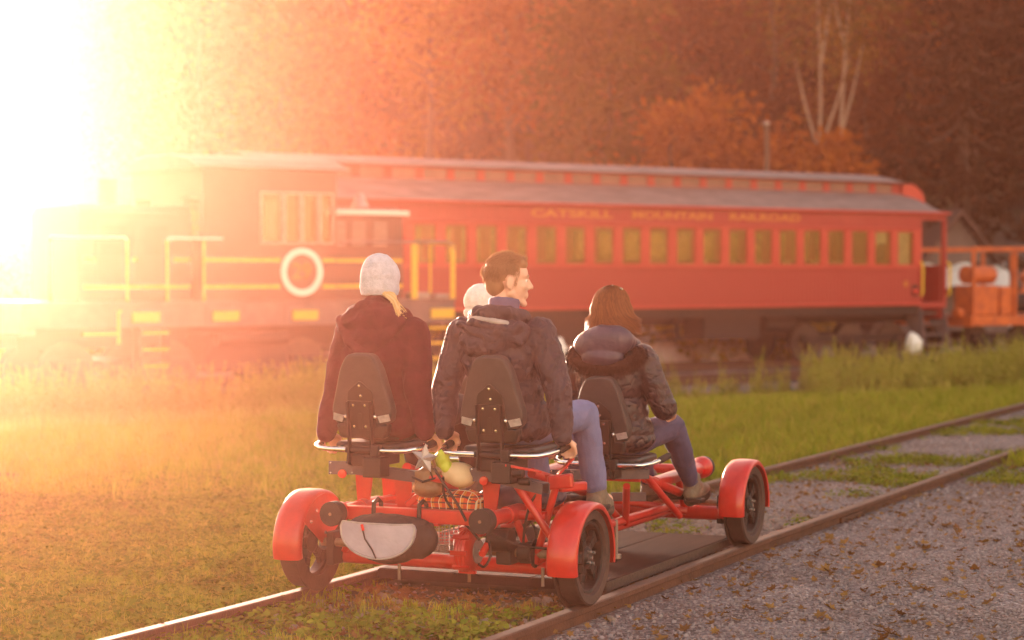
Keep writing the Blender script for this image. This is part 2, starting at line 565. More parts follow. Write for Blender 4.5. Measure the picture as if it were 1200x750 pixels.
# ------------------------------------------------------------------ bogie (used by coach, locomotive and wagon)
def bogie(parent, x, wheels=2, wr=0.46, wb=2.2):
    mb = MB()
    for side in (-1, 1):
        y = side*1.0
        mb.bar((x-wb/2-0.35, y, wr+0.12), (x+wb/2+0.35, y, wr+0.12), 0.10, 0.20)
        for i in range(wheels):
            xx = x - wb/2 + wb*i/(wheels-1)
            mb.box(xx-0.16, xx+0.16, y-0.09, y+0.09, wr-0.17, wr+0.17)
        for q in (-0.35, 0.35):
            for kk in range(5):
                mb.lathe([(0.06, 0.0), (0.10, 0.02), (0.10, 0.05), (0.06, 0.07)], 8, Matrix.Translation((x+q, y, wr-0.14+kk*0.07)))
        mb.bar((x-0.5, y, wr-0.17), (x+0.5, y, wr-0.17), 0.16, 0.06)
    mb.box(x-0.3, x+0.3, -1.0, 1.0, wr+0.02, wr+0.2)
    fr = mb.build('bogie_frame', M_dark, parent, bevel=0.015)
    for i in range(wheels):
        xx = x - wb/2 + wb*i/(wheels-1)
        for side in (-1, 1):
            w = MB()
            M = Matrix.Translation((xx, side*0.75, wr)) @ Matrix.Rotation(radians(90*side), 4, 'X')
            w.lathe([(0.001, 0.02), (0.10, 0.03), (0.12, -0.005), (wr*0.78, 0.0), (wr*0.82, 0.04), (wr, 0.045), (wr, -0.07), (wr+0.028, -0.08), (wr+0.028, -0.11), (wr*0.8, -0.11), (0.10, -0.06), (0.001, -0.06)], 28, M)
            w.build('wheel', M_rustdark if side < 0 else M_dark, fr, smooth=True)
    return fr

# ------------------------------------------------------------------ red passenger coach
coach = empty('passenger_coach', (10.3, 56.0, YZ), TA)
tag(coach, 'long dark red vintage passenger coach with gold lettering and grey clerestory roof', 'railway coach')
CL = 19.4; BODY0 = -0.95     # body starts behind the open end platform
PITCH = 0.81; W0 = -1.52; NW = 22
ww = 0.61
z_floor, z_sill, z_wt, z_eave = 1.45, 2.37, 3.28, 3.72
for side in (-1, 1):
    y0 = side*1.5
    def sb(mb, x0, x1, z0, z1, ya=0.0, yb=0.07):
        a_, b_ = sorted((y0 - side*yb, y0 - side*ya))
        return mb.box(x0, x1, a_, b_, z0, z1)
    # lower panel built of narrow vertical boards
    mb = MB()
    sb(mb, -CL, BODY0, z_floor, z_sill-0.06, 0.012)
    sp = mb.build('side_panel', M_red, coach)
    if side < 0:
        nb = 140
        x = BODY0
        bw_ = (CL + BODY0)/nb
        mb0 = MB(); mb0.box(0.004-bw_, -0.004, -0.018, 0.0, 0, z_sill-0.07-z_floor)
        b0 = mb0.build('board', M_red, sp, bevel=0.004, seg=1)
        b0.location = (BODY0, y0 + 0.012, z_floor+0.005)
        for i in range(1, nb):
            c = b0.copy(); COL.objects.link(c); c.parent = sp; c.location = (BODY0 - i*bw_, y0+0.012 + random.uniform(-0.001, 0.002), z_floor+0.005)
    mb = MB()
    sb(mb, -CL, BODY0, z_sill-0.06, z_sill, -0.045, 0.07)
    sb(mb, -CL, BODY0, z_floor-0.07, z_floor-0.002, -0.03, 0.07)
    sb(mb, -CL, BODY0, z_wt+0.002, z_wt+0.05, -0.02, 0.07)
    mb.build('sill_rail', M_redtrim, coach, bevel=0.01)
    mb = MB(); sb(mb, -CL, BODY0, z_wt+0.052, z_eave, 0.0)
    mb.build('letterboard', M_red, coach)
    # pillars
    xs_p = [BODY0] + [W0 - i*PITCH for i in range(NW)]
    edge = BODY0
    for i in range(NW):
        xc = W0 - i*PITCH
        sb(MB(), xc+ww/2, edge, z_sill+0.002, z_wt, 0.0).build('pillar', M_redtrim, coach, bevel=0.006)
        edge = xc - ww/2
    sb(MB(), -CL, edge, z_sill+0.002, z_wt, 0.0).build('pillar', M_redtrim, coach, bevel=0.006)
    for i in range(NW):
        xc = W0 - i*PITCH
        fm = MB()
        for (a0, a1, b0_, b1_) in ((-ww/2, ww/2, z_sill+0.003, z_sill+0.045), (-ww/2, ww/2, z_wt-0.045, z_wt-0.003), (-ww/2+0.002, -ww/2+0.035, z_sill+0.045, z_wt-0.045), (ww/2-0.035, ww/2-0.002, z_sill+0.045, z_wt-0.045)):
            sb(fm, xc+a0, xc+a1, b0_, b1_, 0.015, 0.055)
        fr = fm.build('window', M_redtrim, coach)
        pn = MB(); sb(pn, xc-ww/2+0.036, xc+ww/2-0.036, z_sill+0.046, z_wt-0.046, 0.032, 0.037)
        pn.build('pane', M_glass, fr)
# window shades drawn in some windows
for i, f in ((0, 1.0), (2, 0.0), (1, 0.35)):
    if f:
        xc = W0 - i*PITCH
        MB().box(xc-0.2, xc+0.2, -1.40, -1.39, z_wt-0.05-0.85*f, z_wt-0.03).build('window_shade', M_interior, coach)
# floor, ceiling, ends, partitions
MB().box(-CL, BODY0, -1.42, 1.42, z_floor-0.12, z_floor-0.01).build('floor', M_dark, coach)
MB().box(-CL, BODY0, -1.42, 1.42, z_eave-0.02, z_eave+0.02).build('ceiling_panel', M_interior, coach)
for xe in (BODY0-0.06, -CL):
    mb = MB()
    mb.box(xe, xe+0.06, -1.42, -0.42, z_floor, z_eave-0.03); mb.box(xe, xe+0.06, 0.42, 1.42, z_floor, z_eave-0.03)
    mb.box(xe, xe+0.06, -0.42, 0.42, z_wt+0.1, z_eave-0.03)
    mb.build('end_wall', M_red, coach)
    mb = MB(); mb.box(xe+0.01, xe+0.05, -0.42, 0.42, z_floor, z_sill+0.1); mb.box(xe+0.01, xe+0.05, -0.42, -0.26, z_sill+0.1, z_wt+0.1); mb.box(xe+0.01, xe+0.05, 0.26, 0.42, z_sill+0.1, z_wt+0.1)
    dr = mb.build('door', M_redtrim, coach)
    MB().box(xe+0.02, xe+0.03, -0.26, 0.26, z_sill+0.1, z_wt+0.1).build('pane', M_glass, dr)
s0 = None
for i in range(20):
    for side in (-1, 1):
        x = -1.95 - i*0.88
        if s0 is None:
            mb = MB()
            mb.box(-0.42, 0.0, -0.45, 0.45, 0.32, 0.46); mb.box(-0.06, 0.06, -0.45, 0.45, 0.46, 1.06); mb.box(-0.38, -0.05, -0.4, 0.4, 0, 0.32)
            s0 = mb.build('seat', M_seatcloth, coach, bevel=0.03); s0.location = (x, side*0.92, z_floor)
        else:
            c = s0.copy(); COL.objects.link(c); c.parent = coach; c.location = (x, side*0.92, z_floor)
# roofs: lower curved roof with rounded nose, clerestory, top deck
def roof_shell(name, half, z0, zh, xa, xb, m, nose=1.6, thick=0.03, power=0.5, inner=0.0, drop=0.9):
    """half width, eave height, rise, from xa (left) to xb (right end, rounded down)"""
    mb = MB(); n = 18
    xs_ = list(np.linspace(xa, xb-nose, 6)) + [xb - nose + nose*t for t in (0.2, 0.4, 0.55, 0.7, 0.82, 0.92, 1.0)]
    for x in xs_:
        t = max(0.0, (x-(xb-nose))/nose)
        dz = drop*zh*(1-sqrt(max(0.0, 1-(t*0.98)**2)))
        for j in range(n+1):
            a = -1 + 2*j/n
            y = half*a
            z = z0 + max(0.0, zh*(1-abs(a)**2.2) - dz*(1-abs(a)**6))
            mb.v.append((x, y, z))
        for j in range(n+1):
            a = 1 - 2*j/n
            y = (half-thick)*a
            z = z0 - thick + max(0.0, zh*(1-abs(a)**2.2) - dz*(1-abs(a)**6))
            mb.v.append((x, y, z))
    k = 2*(n+1)
    for i in range(len(xs_)-1):
        for j in range(k):
            a = i*k+j; b = i*k+(j+1) % k
            mb.f.append((a, a+k, b+k, b))
    mb.f.append(tuple(range(k))); mb.f.append(tuple(reversed([(len(xs_)-1)*k+j for j in range(k)])))
    return mb.build(name, m, coach, smooth=True, auto=50)
lower = roof_shell('lower_roof', 1.60, z_eave+0.03, 0.62, -CL-0.9, 0.12, M_roof, nose=1.5)
MB().box(-CL-0.9, 0.0, -1.62, -1.52, z_eave-0.03, z_eave+0.035).build('roof_gutter', M_redtrim, coach, bevel=0.02)
MB().box(-CL-0.9, 0.0, 1.52, 1.62, z_eave-0.03, z_eave+0.035).build('roof_gutter', M_redtrim, coach, bevel=0.02)
# clerestory walls with little windows
z_c0, z_c1 = 4.16, 4.52
CR = -1.0
for side in (-1, 1):
    y = side*0.80
    mb = MB(); mb.box(-CL, CR, min(y, y-side*0.05), max(y, y-side*0.05), z_c0-0.12, z_c0+0.08); mb.box(-CL, CR, min(y, y-side*0.05), max(y, y-side*0.05), z_c1-0.06, z_c1)
    x = CR
    for i in range(23):
        x0 = CR - 0.30 - i*PITCH
        mb.box(x0, x, min(y, y-side*0.05), max(y, y-side*0.05), z_c0+0.08, z_c1-0.06)
        x = x0 - 0.60
    cw = mb.build('clerestory_wall', M_red, coach)
    for i in range(22):
        x0 = CR - 0.30 - i*PITCH
        MB().box(x0-0.60, x0, min(y-side*0.02, y-side*0.03), max(y-side*0.02, y-side*0.03), z_c0+0.08, z_c1-0.06).build('clerestory_window', M_clere, cw)
roof_shell('upper_roof', 0.98, z_c1, 0.20, -CL-0.6, -0.75, M_roof, nose=1.0, drop=0.9)
# rounded clerestory nose
mb = MB()
for i in range(9):
    t = i/8
    x = CR + 0.85*sin(t*pi/2); z = z_c1 + 0.015 - (z_c1-z_eave-0.28)*(1-cos(t*pi/2))
    mb.v += [(x, -0.86, z), (x, 0.86, z), (x, 0.86, z_eave+0.1), (x, -0.86, z_eave+0.1)]
for i in range(8):
    for j in range(4):
        a = i*4+j; b = i*4+(j+1) % 4
        mb.f.append((a, a+4, b+4, b))
mb.build('clerestory_nose', M_redtrim, coach, smooth=True)
# end platform: corner posts, buffer beam, steps and rails
mb = MB()
for y in (-1.42, 1.42):
    mb.box(-0.10, 0.0, y-0.05, y+0.05, z_floor-0.1, z_eave+0.02)
mb.box(-0.97, 0.0, -1.47, 1.47, z_floor-0.14, z_floor-0.005)
mb.box(-0.12, 0.05, -1.4, 1.4, z_floor-0.42, z_floor-0.15)
mb.box(-0.06, 0.0, -1.3, -0.45, z_floor, z_floor+0.95)
mb.box(-0.06, 0.0, 0.45, 1.3, z_floor, z_floor+0.95)
mb.box(-0.94, 0.0, -1.47, -1.38, z_eave-0.18, z_eave-0.03)
mb.build('end_platform', M_red, coach, bevel=0.01)
MB().box(-0.13, -0.02, -0.44, 0.44, z_floor, z_wt+0.25).build('end_gate', M_dark, coach)
for x in (-0.98, 0.02):
    mb = MB(); mb.tube([(x, -1.49, 1.62), (x, -1.56, 1.68), (x, -1.57, 2.3), (x, -1.56, 2.42), (x, -1.49, 2.48)], 0.032, 8)
    mb.build('grab_rail', M_yellow, coach, smooth=True)
for side in (-1, 1):
    for i in range(4):
        z = z_floor-0.30-i*0.27; y = side*(1.12+0.13*i)
        MB().box(-0.88, -0.06, y-0.14, y+0.14, z, z+0.04).build('step', M_locogrey, coach)
    mb = MB()
    for x in (-0.92, -0.05):
        mb.prism([(0.9*side, z_floor-0.02), (1.45*side, z_floor-0.02), (1.66*side, 0.34), (1.40*side, 0.34), (0.95*side, 0.95)], 0, 0.03, Matrix.Translation((x, 0, 0)) @ Matrix.Rotation(radians(90), 4, 'Z') @ Matrix.Scale(-1, 4, (1, 0, 0)) @ Matrix.Rotation(0, 4, 'Z'))
    mb.build('step_frame', M_locogrey, coach, bevel=0.004)
# marker lamp and emblem near the end
MB().box(-1.32, -1.12, -1.545, -1.515, 1.62, 1.90).build('lamp_box', M_dark, coach, bevel=0.01)
MB().lathe([(0.001, 0.03), (0.05, 0.025), (0.075, 0)], 16, Matrix.Translation((-1.22, -1.545, 1.74)) @ Matrix.Rotation(radians(90), 4, 'X')).build('marker_lamp', M_lamp_red, coach, smooth=True)
star = []
for i in range(20):
    a = 2*pi*i/20; r = 0.10 if i % 2 == 0 else 0.06
    star.append((-1.55 + r*sin(a), 1.93 + r*cos(a)))
MB().prism(star, -1.528, -1.518).build('emblem', M_gold, coach)
# lettering
def px_t(p, px0=(11.2, 54.8)):
    k = (p-600)/2500
    return (px0[1]*k-px0[0])/(0.81-0.588*k)
for w, pa, pb in (('CATSKILL', 622, 718), ('MOUNTAIN', 741, 835), ('RAILROAD', 855, 938)):
    xa, xb = px_t(pa), px_t(pb)
    t = text_mesh('lettering', w, 0.235, M_gold, coach, ((xa+xb)/2, -1.505, 3.52), (radians(90), 0, 0), 0.004, 1.0, 0.008)
    wid = t.dimensions.x
    t.scale.x = (xb-xa)/max(0.1, wid)
# underframe
mb = MB()
mb.box(-CL, -0.2, -0.35, 0.35, 0.95, z_floor-0.13)
for y in (-1.38, 1.38): mb.box(-CL, -1.0, y-0.06, y+0.06, 1.15, z_floor-0.08)
for y in (-0.8, 0.8):
    mb.tube([(-4.6, y, 1.2), (-8.5, y, 0.62), (-13.5, y, 0.62), (-17.5, y, 1.2)], 0.03, 6)
    for x in (-8.5, -13.5): mb.bar((x, y, 0.62), (x, y, 1.2), 0.12, 0.12)
mb.build('underframe', M_dark, coach, bevel=0.01)
MB().box(-8.1, -6.3, -1.3, -0.55, 0.62, 1.22).build('battery_box', M_dark, coach, bevel=0.02)
MB().box(-12.9, -10.2, -1.3, -0.6, 0.55, 1.22).build('battery_box', M_dark, coach, bevel=0.02)
mb = MB(); mb.cyl((-5.9, -0.9, 0.95), (-4.9, -0.9, 0.95), 0.2, 16); mb.build('air_tank', M_dark, coach, smooth=True)
bogie(coach, -2.85, 3, 0.46, 3.0)
bogie(coach, -CL+2.9, 3, 0.46, 3.0)

# ------------------------------------------------------------------ dark locomotive
loco = empty('locomotive', (-1.92, 41.2, YZ), TA)
tag(loco, 'dark diesel locomotive with yellow stripes, cab windows and a white ringed number 29', 'locomotive')
LL = 8.6; dk0, dk1 = 1.27, 1.72
mb = MB(); mb.box(-LL, 0.0, -1.5, 1.5, dk1-0.03, dk1)
mb.build('deck', M_locogrey, loco, bevel=0.006)
mb = MB(); mb.box(-LL+0.02, -0.02, -1.47, -1.40, dk0, dk1-0.032); mb.box(-LL+0.02, -0.02, 1.40, 1.47, dk0, dk1-0.032)
mb.box(-0.25, -0.02, -1.39, 1.39, dk0-0.1, dk1-0.032); mb.box(-LL+0.02, -LL+0.25, -1.39, 1.39, dk0-0.1, dk1-0.032)
for x in (-1.5, -3.62, -5.2, -6.8): mb.box(x-0.06, x+0.06, -1.49, -1.475, dk0, dk1-0.034)
mb.build('frame_sill', M_locogrey, loco, bevel=0.008)
def lpx(p): 
    k = (p-600)/2500
    return (40*k+1.04)/(0.81-0.588*k)
for p in (171, 265, 358, 519):
    x = lpx(p)
    MB().box(x-0.26, x+0.26, -1.505, -1.472, dk0+0.09, dk0+0.27).build('reflector_block', M_yellow, loco, bevel=0.008)
# cab
cx0, cx1 = -5.25, -2.55
ctop = 4.02
mb = MB()
ym = 1.38
wx = [lpx(p) for p in (310, 334, 338, 355, 359, 376, 380, 401)]
wx[7] = min(wx[7], cx1-0.1)
for side in (-1, 1):
    a_, b_ = sorted((side*ym, side*(ym-0.06)))
    mb.box(cx0, cx1, a_, b_, dk1, 2.75)
    mb.box(cx0, cx1, a_, b_, 3.62, ctop)
    prev = cx0
    for i in range(0, 8, 2):
        mb.box(prev, wx[i], a_, b_, 2.75, 3.62); prev = wx[i+1]
    mb.box(prev, cx1, a_, b_, 2.75, 3.62)
for x in (cx0, cx1-0.06):
    mb.box(x, x+0.06, -ym+0.06, ym-0.06, dk1, 2.85); mb.box(x, x+0.06, -ym+0.06, ym-0.06, 3.55, ctop)
    mb.box(x, x+0.06, -0.6, 0.6, 2.85, 3.55)
    mb.box(x, x+0.06, -ym+0.06, -ym+0.14, 2.85, 3.55); mb.box(x, x+0.06, ym-0.14, ym-0.06, 2.85, 3.55)
mb.build('cab', M_locodark, loco)
for side in (-1, 1):
    for i in range(0, 8, 2):
        fm = MB(); y = side*(ym+0.012)
        a, b = wx[i], wx[i+1]
        for q in ((a-0.03, b+0.03, 2.72, 2.76), (a-0.03, b+0.03, 3.60, 3.64), (a-0.03, a+0.01, 2.76, 3.60), (b-0.01, b+0.03, 2.76, 3.60)):
            fm.box(q[0], q[1], y-0.015, y+0.015, q[2], q[3])
        fr = fm.build('window', M_steel, loco)
        MB().box(a+0.011, b-0.011, side*(ym-0.03)-0.003, side*(ym-0.03)+0.003, 2.751, 3.619).build('pane', M_glass, fr)
roofp = [(-1.52, ctop+0.0), (-1.52, ctop+0.05), (-1.1, ctop+0.20), (-0.5, ctop+0.28), (0.5, ctop+0.28), (1.1, ctop+0.20), (1.52, ctop+0.05), (1.52, ctop)]
def prism_x(outline, x0, x1):
    """outline of (y, z) extruded along x"""
    M = Matrix(((0, 1, 0, 0), (1, 0, 0, 0), (0, 0, 1, 0), (0, 0, 0, 1)))
    return MB().prism(outline, x0, x1, M)
prism_x(roofp, cx0-0.2, cx1+0.2).build('cab_roof', M_locogrey, loco, bevel=0.02)
# number ring
xc = lpx(357); zc = 2.22
Mr = Matrix.Translation((xc, -1.385, zc)) @ Matrix.Rotation(radians(90), 4, 'X')
rg = MB().lathe([(0.315, 0.0), (0.315, 0.03), (0.43, 0.03), (0.43, 0.0)], 40, Mr).build('number_ring', M_white, loco, smooth=True)
MB().lathe([(0.001, 0.015), (0.30, 0.015)], 32, Mr).build('number_plate', M_locodark, loco)
text_mesh('number', '29', 0.40, M_gold, loco, (xc, -1.402, zc), (radians(90), 0, 0), 0.003, 1.0, 0.012)
# stripes on the cab and hoods
def stripes(xa, xb, y):
    for z in (2.43, 1.96):
        MB().box(xa, xb, y-0.006, y+0.002, z-0.035, z+0.035).build('stripe', M_yellow, loco)
for a, b in ((cx0+0.02, xc-0.44), (xc+0.44, cx1-0.02)): stripes(a, b, -1.384)
# hoods
hr0, hr1 = cx1+0.003, -0.85
hp = [(-0.98, dk1), (-0.98, 3.30), (-0.80, 3.42), (0.80, 3.42), (0.98, 3.30), (0.98, dk1)]
prism_x(hp, hr0, hr1).build('short_hood', M_locodark, loco, bevel=0.015)
prism_x([(y*1.0, z if z < 2 else z-0.05) for y, z in hp], -LL+1.2, cx0-0.003).build('long_hood', M_locodark, loco, bevel=0.015)
stripes(hr0+0.02, hr1-0.03, -0.984); stripes(-LL+1.3, cx0-0.05, -0.984)
MB().box(hr0+0.0, hr1+0.1, -1.04, -0.985, 3.27, 3.36).build('hood_rail', M_white, loco, bevel=0.01)
for q in (0.25, 0.68, 1.15):
    mb = MB()
    for i in range(6): 
        mb.bar((hr0+q-0.13, -0.995, 2.72+i*0.08), (hr0+q+0.17, -0.995, 2.72+i*0.08), 0.03, 0.03)
    mb.build('louvre', M_steel, loco)
x = -LL+1.5
while x < cx0-0.8:
    mb = MB()
    mb.box(x, x+0.7, -1.0, -0.985, 2.0, 3.1)
    dd = mb.build('hood_door', M_locodark, loco, bevel=0.006)
    mb = MB()
    for i in range(7): mb.bar((x+0.12, -1.008, 2.55+i*0.07), (x+0.58, -1.008, 2.55+i*0.07), 0.02, 0.02)
    mb.build('louvre', M_dark, dd)
    x += 0.78
MB().cyl((-6.4, 0, 3.3), (-6.4, 0, 3.85), 0.17, 16).build('exhaust_stack', M_dark, loco, smooth=True)
# bell-like fitting on hood top
MB().lathe([(0.001, 0.26), (0.07, 0.25), (0.1, 0.16), (0.16, 0.04), (0.17, 0)], 16, Matrix.Translation((-1.5, -0.5, 3.43))).build('bell', M_steel, loco, smooth=True)
# handrails
def posts(xs_, y, z1=2.76, x_top=None):
    for x in xs_:
        MB().cyl((x, y, dk1), (x, y, z1), 0.026, 8).build('handrail_post', M_yellow, loco, smooth=True)
posts([lpx(150)], -1.46); posts([lpx(197)], -1.46)
MB().tube([(lpx(197), -1.46, 2.76), (lpx(197)+0.06, -1.46, 2.80), (lpx(262), -1.46, 2.80)], 0.02, 8).build('handrail', M_white, loco, smooth=True)
MB().tube([(-LL+0.5, -1.46, 2.80), (lpx(150)-0.05, -1.46, 2.80), (lpx(150), -1.46, 2.76)], 0.02, 8).build('handrail', M_white, loco, smooth=True)
posts([lpx(60), lpx(240)], -1.46)
mb = MB(); xa, xb = -0.92, -0.06
mb.box(xa-0.07, xa+0.07, -1.48, -1.44, dk1, 2.74); mb.box(xb-0.05, xb+0.05, -1.48, -1.44, dk1, 2.72)
mb.build('handrail_post', M_yellow, loco, bevel=0.01)
MB().tube([(-2.5, -1.46, 2.76), (-0.2, -1.46, 2.78), (-0.08, -1.46, 2.74), (-0.03, -1.46, 2.62)], 0.026, 8).build('handrail', M_locogrey, loco, smooth=True)
for y in (-0.7, 0.7): 
    MB().tube([(-0.06, -1.44*(1 if y < 0 else -1), 2.75), (-0.06, y, 2.75), (-0.06, y, dk1)], 0.024, 8).build('handrail', M_yellow, loco, smooth=True)
mb = MB(); mb.box(-0.95, -0.5, -1.35, -1.15, dk1, dk1+0.12); mb.box(-0.4, -0.08, -1.4, -1.1, dk1, dk1+0.09)
mb.build('deck_fitting', M_steel, loco, bevel=0.02)
# steps
for xs0 in (lpx(180), -0.45):
    st = None
    for i in range(4):
        z = dk0-0.1-i*0.28
        st = MB().box(xs0-0.24, xs0+0.24, -1.56, -1.3, z, z+0.03).build('step', M_dark, loco)
        MB().box(xs0-0.24, xs0+0.24, -1.575, -1.562, z-0.01, z+0.035).build('step_edge', M_yellow, st)
    mb = MB(); mb.box(xs0-0.28, xs0-0.25, -1.55, -1.25, 0.3, dk0); mb.box(xs0+0.25, xs0+0.28, -1.55, -1.25, 0.3, dk0)
    mb.build('step_frame', M_dark, st)
mb = MB(); mb.tube([(lpx(140), -1.52, 1.55), (lpx(140)-0.05, -1.55, 1.55), (lpx(140)-0.05, -1.55, 1.0)], 0.03, 8); mb.bar((lpx(140)-0.7, -1.55, 1.18), (lpx(140)-0.05, -1.55, 1.18), 0.05, 0.05)
mb.build('grab_rail', M_yellow, loco)
mb = MB(); mb.box(-5.1, -3.5, -1.25, 1.25, 0.45, 1.15); mb.build('fuel_tank', M_dark, loco, bevel=0.08)
mb = MB(); mb.box(-LL+0.3, -0.3, -0.5, 0.5, 0.9, dk1-0.05); mb.build('underframe', M_dark, loco)
mb = MB(); mb.cyl((-5.0, -1.38, 1.05), (-3.6, -1.38, 1.05), 0.12, 14); mb.build('air_tank', M_dark, loco, smooth=True)
bogie(loco, -2.0, 2, 0.5, 1.9); bogie(loco, -LL+2.0, 2, 0.5, 1.9)
MB().box(-0.02, 0.35, -0.12, 0.12, 0.85, 1.1).build('coupler', M_dark, loco, bevel=0.02)

# ------------------------------------------------------------------ orange work wagon at the right end
wg = empty('work_wagon', (10.3 + TX.x*1.1, 56.0 + TX.y*1.1, YZ), TA)
tag(wg, 'orange and rusty flat work wagon with a tubular frame and crane parts beyond the coach', 'railway wagon')
WL = 9.0
mb = MB(); mb.box(0, WL, -1.35, 1.35, 0.98, 1.06); mb.build('deck', M_tie, wg)
mb = MB(); mb.box(0, WL, -1.42, -1.36, 0.82, 1.08); mb.box(0, WL, 1.36, 1.42, 0.82, 1.08); mb.box(-0.08, -0.002, -1.4, 1.4, 0.8, 1.08)
mb.build('side_sill', M_orange, wg, bevel=0.01)
for y in (-1.3, 1.3):
    mb = MB()
    mb.bar((0.1, y, 2.82), (WL, y, 2.92), 0.10, 0.13)
    mb.build('top_rail', M_orange, wg, bevel=0.01)
    for i, x in enumerate((0.1, 1.72, 3.4, 4.6, 6.2, 8.0)):
        MB().bar((x, y, 1.07), (x, y, 2.76), 0.09, 0.09, (1, 0, 0)).build('post', M_orange, wg, bevel=0.01)
mb = MB(); mb.bar((2.4, -0.6, 1.1), (3.6, -0.6, 2.7), 0.12, 0.12); mb.bar((3.6, -0.6, 2.7), (3.9, -0.6, 1.1), 0.12, 0.12); mb.bar((3.0, -0.5, 2.0), (5.6, -0.4, 4.0), 0.22, 0.26)
mb.build('crane_arm', M_orange, wg, bevel=0.015)
mb = MB(); mb.cyl((0.12, -1.0, 2.15), (1.1, -1.0, 2.15), 0.24, 18); mb.build('fuel_drum', M_orange, wg, smooth=True)
MB().box(0.12, 1.12, -1.28, -0.6, 1.08, 1.88).build('engine_cover', M_orange, wg, bevel=0.05)
MB().box(1.22, 1.66, -1.28, -0.7, 1.08, 1.85).build('tool_locker', M_orange, wg, bevel=0.04)
mb = MB(); mb.cyl((2.1, -0.8, 1.4), (2.9, -0.8, 1.4), 0.26, 18); mb.cyl((2.5, -0.3, 1.08), (2.5, -0.3, 1.7), 0.2, 12)
mb.build('winch', M_dark, wg, smooth=True)
mb = MB(); mb.bar((1.9, 0.4, 1.1), (2.3, 0.5, 2.5), 0.1, 0.1); mb.bar((4.4, 0.2, 1.1), (4.2, 0.2, 2.4), 0.15, 0.3)
mb.build('control_mast', M_dark, wg)
bogie(wg, 1.6, 2, 0.40, 1.7); bogie(wg, WL-1.6, 2, 0.40, 1.7)
MB().cyl((-0.3, -1.05, 1.15), (-0.09, -1.05, 1.15), 0.13, 14).build('buffer', M_orange, wg, smooth=True)

# ------------------------------------------------------------------ shed behind the wagon
M_siding = mat('weathered_grey_siding', (0.12, 0.09, 0.085), 0.85, 0, (0.18, 0.14, 0.13), 3, stretch=(1, 1, 0.3))
M_shroof = mat('dark_shed_roof', (0.06, 0.035, 0.03), 0.8, 0, (0.09, 0.05, 0.04), 4)
M_tarp = mat('pale_tarp', (0.62, 0.60, 0.58), 0.5, 0, (0.5, 0.48, 0.46), 4, 0.5, 6)
sx, sy = 14.2, 68.0
sz = float(ground_z(sx, sy))
shed = empty('shed', (sx, sy, sz), radians(8))
tag(shed, 'small weathered grey wooden shed with a steep dark gabled roof behind the orange wagon', 'shed')
hw = 1.9; ha = 3.5 - sz; he = ha - 2.4
wallm = MB()
wallm.prism([(-hw+0.02, 0), (hw-0.02, 0), (hw-0.02, he-0.05), (0, ha-0.15), (-hw+0.02, he-0.05)], 0.03, 5)
wl = wallm.build('wall', M_siding, shed)
x = -hw
i = 0
while x < hw-0.01:
    w_ = 0.15
    h_ = he + (ha-he)*(1-abs(x+w_/2)/hw) - 0.1
    MB().box(x+0.006, x+w_-0.006, -0.012+0.004*(i % 3), 0.028, 0, h_).build('board', M_siding, wl)
    x += w_; i += 1
for s_ in (-1, 1):
    mb = MB()
    mb.prism([(0, ha), (s_*(hw+0.45), he-0.55), (s_*(hw+0.45), he-0.45), (0, ha+0.14)], -0.45, 5.4)
    mb.build('roof', M_shroof, shed)
tarp = MB()
for i in range(13):
    for j in range(7):
        a = i/12; b = j/6
        tarp.v.append((-1.5+3.0*a, -0.9*b - 0.15 - 0.12*sin(a*9)*b, 2.6 - 0.75*b + 0.10*sin(a*14+b*3)))
for i in range(12):
    for j in range(6):
        q = i*7+j; tarp.f.append((q, q+7, q+8, q+1))
for (x, y) in ((-1.4, -0.95), (1.4, -0.95)): tarp.cyl((x, y, -0.2), (x, y, 1.75), 0.03, 6)
tarpo = tarp.build('tarpaulin', M_tarp, shed, smooth=True)
# ------------------------------------------------------------------ trees
M_bark = mat('brown_bark', (0.06, 0.035, 0.025), 0.9, 0, (0.12, 0.075, 0.055), 5, 0.6, 12, stretch=(1, 1, 0.3))
M_birch = mat('pale_birch_bark', (0.36, 0.27, 0.21), 0.7, 0, (0.22, 0.15, 0.11), 4, 0.3, 8, stretch=(1, 1, 2.5))
LF = {
 'orange': leafmat('orange_autumn_leaves', [(0.16, 0.035, 0.006), (0.34, 0.09, 0.01), (0.46, 0.16, 0.015)], 0.35),
 'yellow': leafmat('yellow_autumn_leaves', [(0.22, 0.10, 0.012), (0.42, 0.22, 0.02), (0.34, 0.12, 0.012)], 0.35),
 'brown': leafmat('brown_autumn_leaves', [(0.05, 0.016, 0.006), (0.11, 0.032, 0.009), (0.20, 0.065, 0.012)], 0.3),
 'olive': leafmat('olive_autumn_leaves', [(0.045, 0.035, 0.008), (0.11, 0.075, 0.012), (0.20, 0.09, 0.014)], 0.3),
 'needle': leafmat('dark_needles', [(0.016, 0.010, 0.006), (0.03, 0.018, 0.009), (0.055, 0.026, 0.010)], 0.15),
}
def quads(centres, sizes, seed, flat=0.0, elong=1.0):
    r = np.random.default_rng(seed)
    n = len(centres)
    d = r.normal(size=(n, 3)); d /= np.linalg.norm(d, axis=1)[:, None]
    d[:, 2] *= (1-flat)
    d /= np.linalg.norm(d, axis=1)[:, None]
    e = r.normal(size=(n, 3)); e -= (e*d).sum(1)[:, None]*d; e /= np.linalg.norm(e, axis=1)[:, None]
    s = np.asarray(sizes)[:, None]
    a = d*s*elong; b = e*s*0.55
    v = np.stack([centres - a, centres + b - a*0.15, centres + a, centres - b + a*0.1], 1).reshape(-1, 3)
    f = np.arange(n*4).reshape(n, 4)
    return v, f
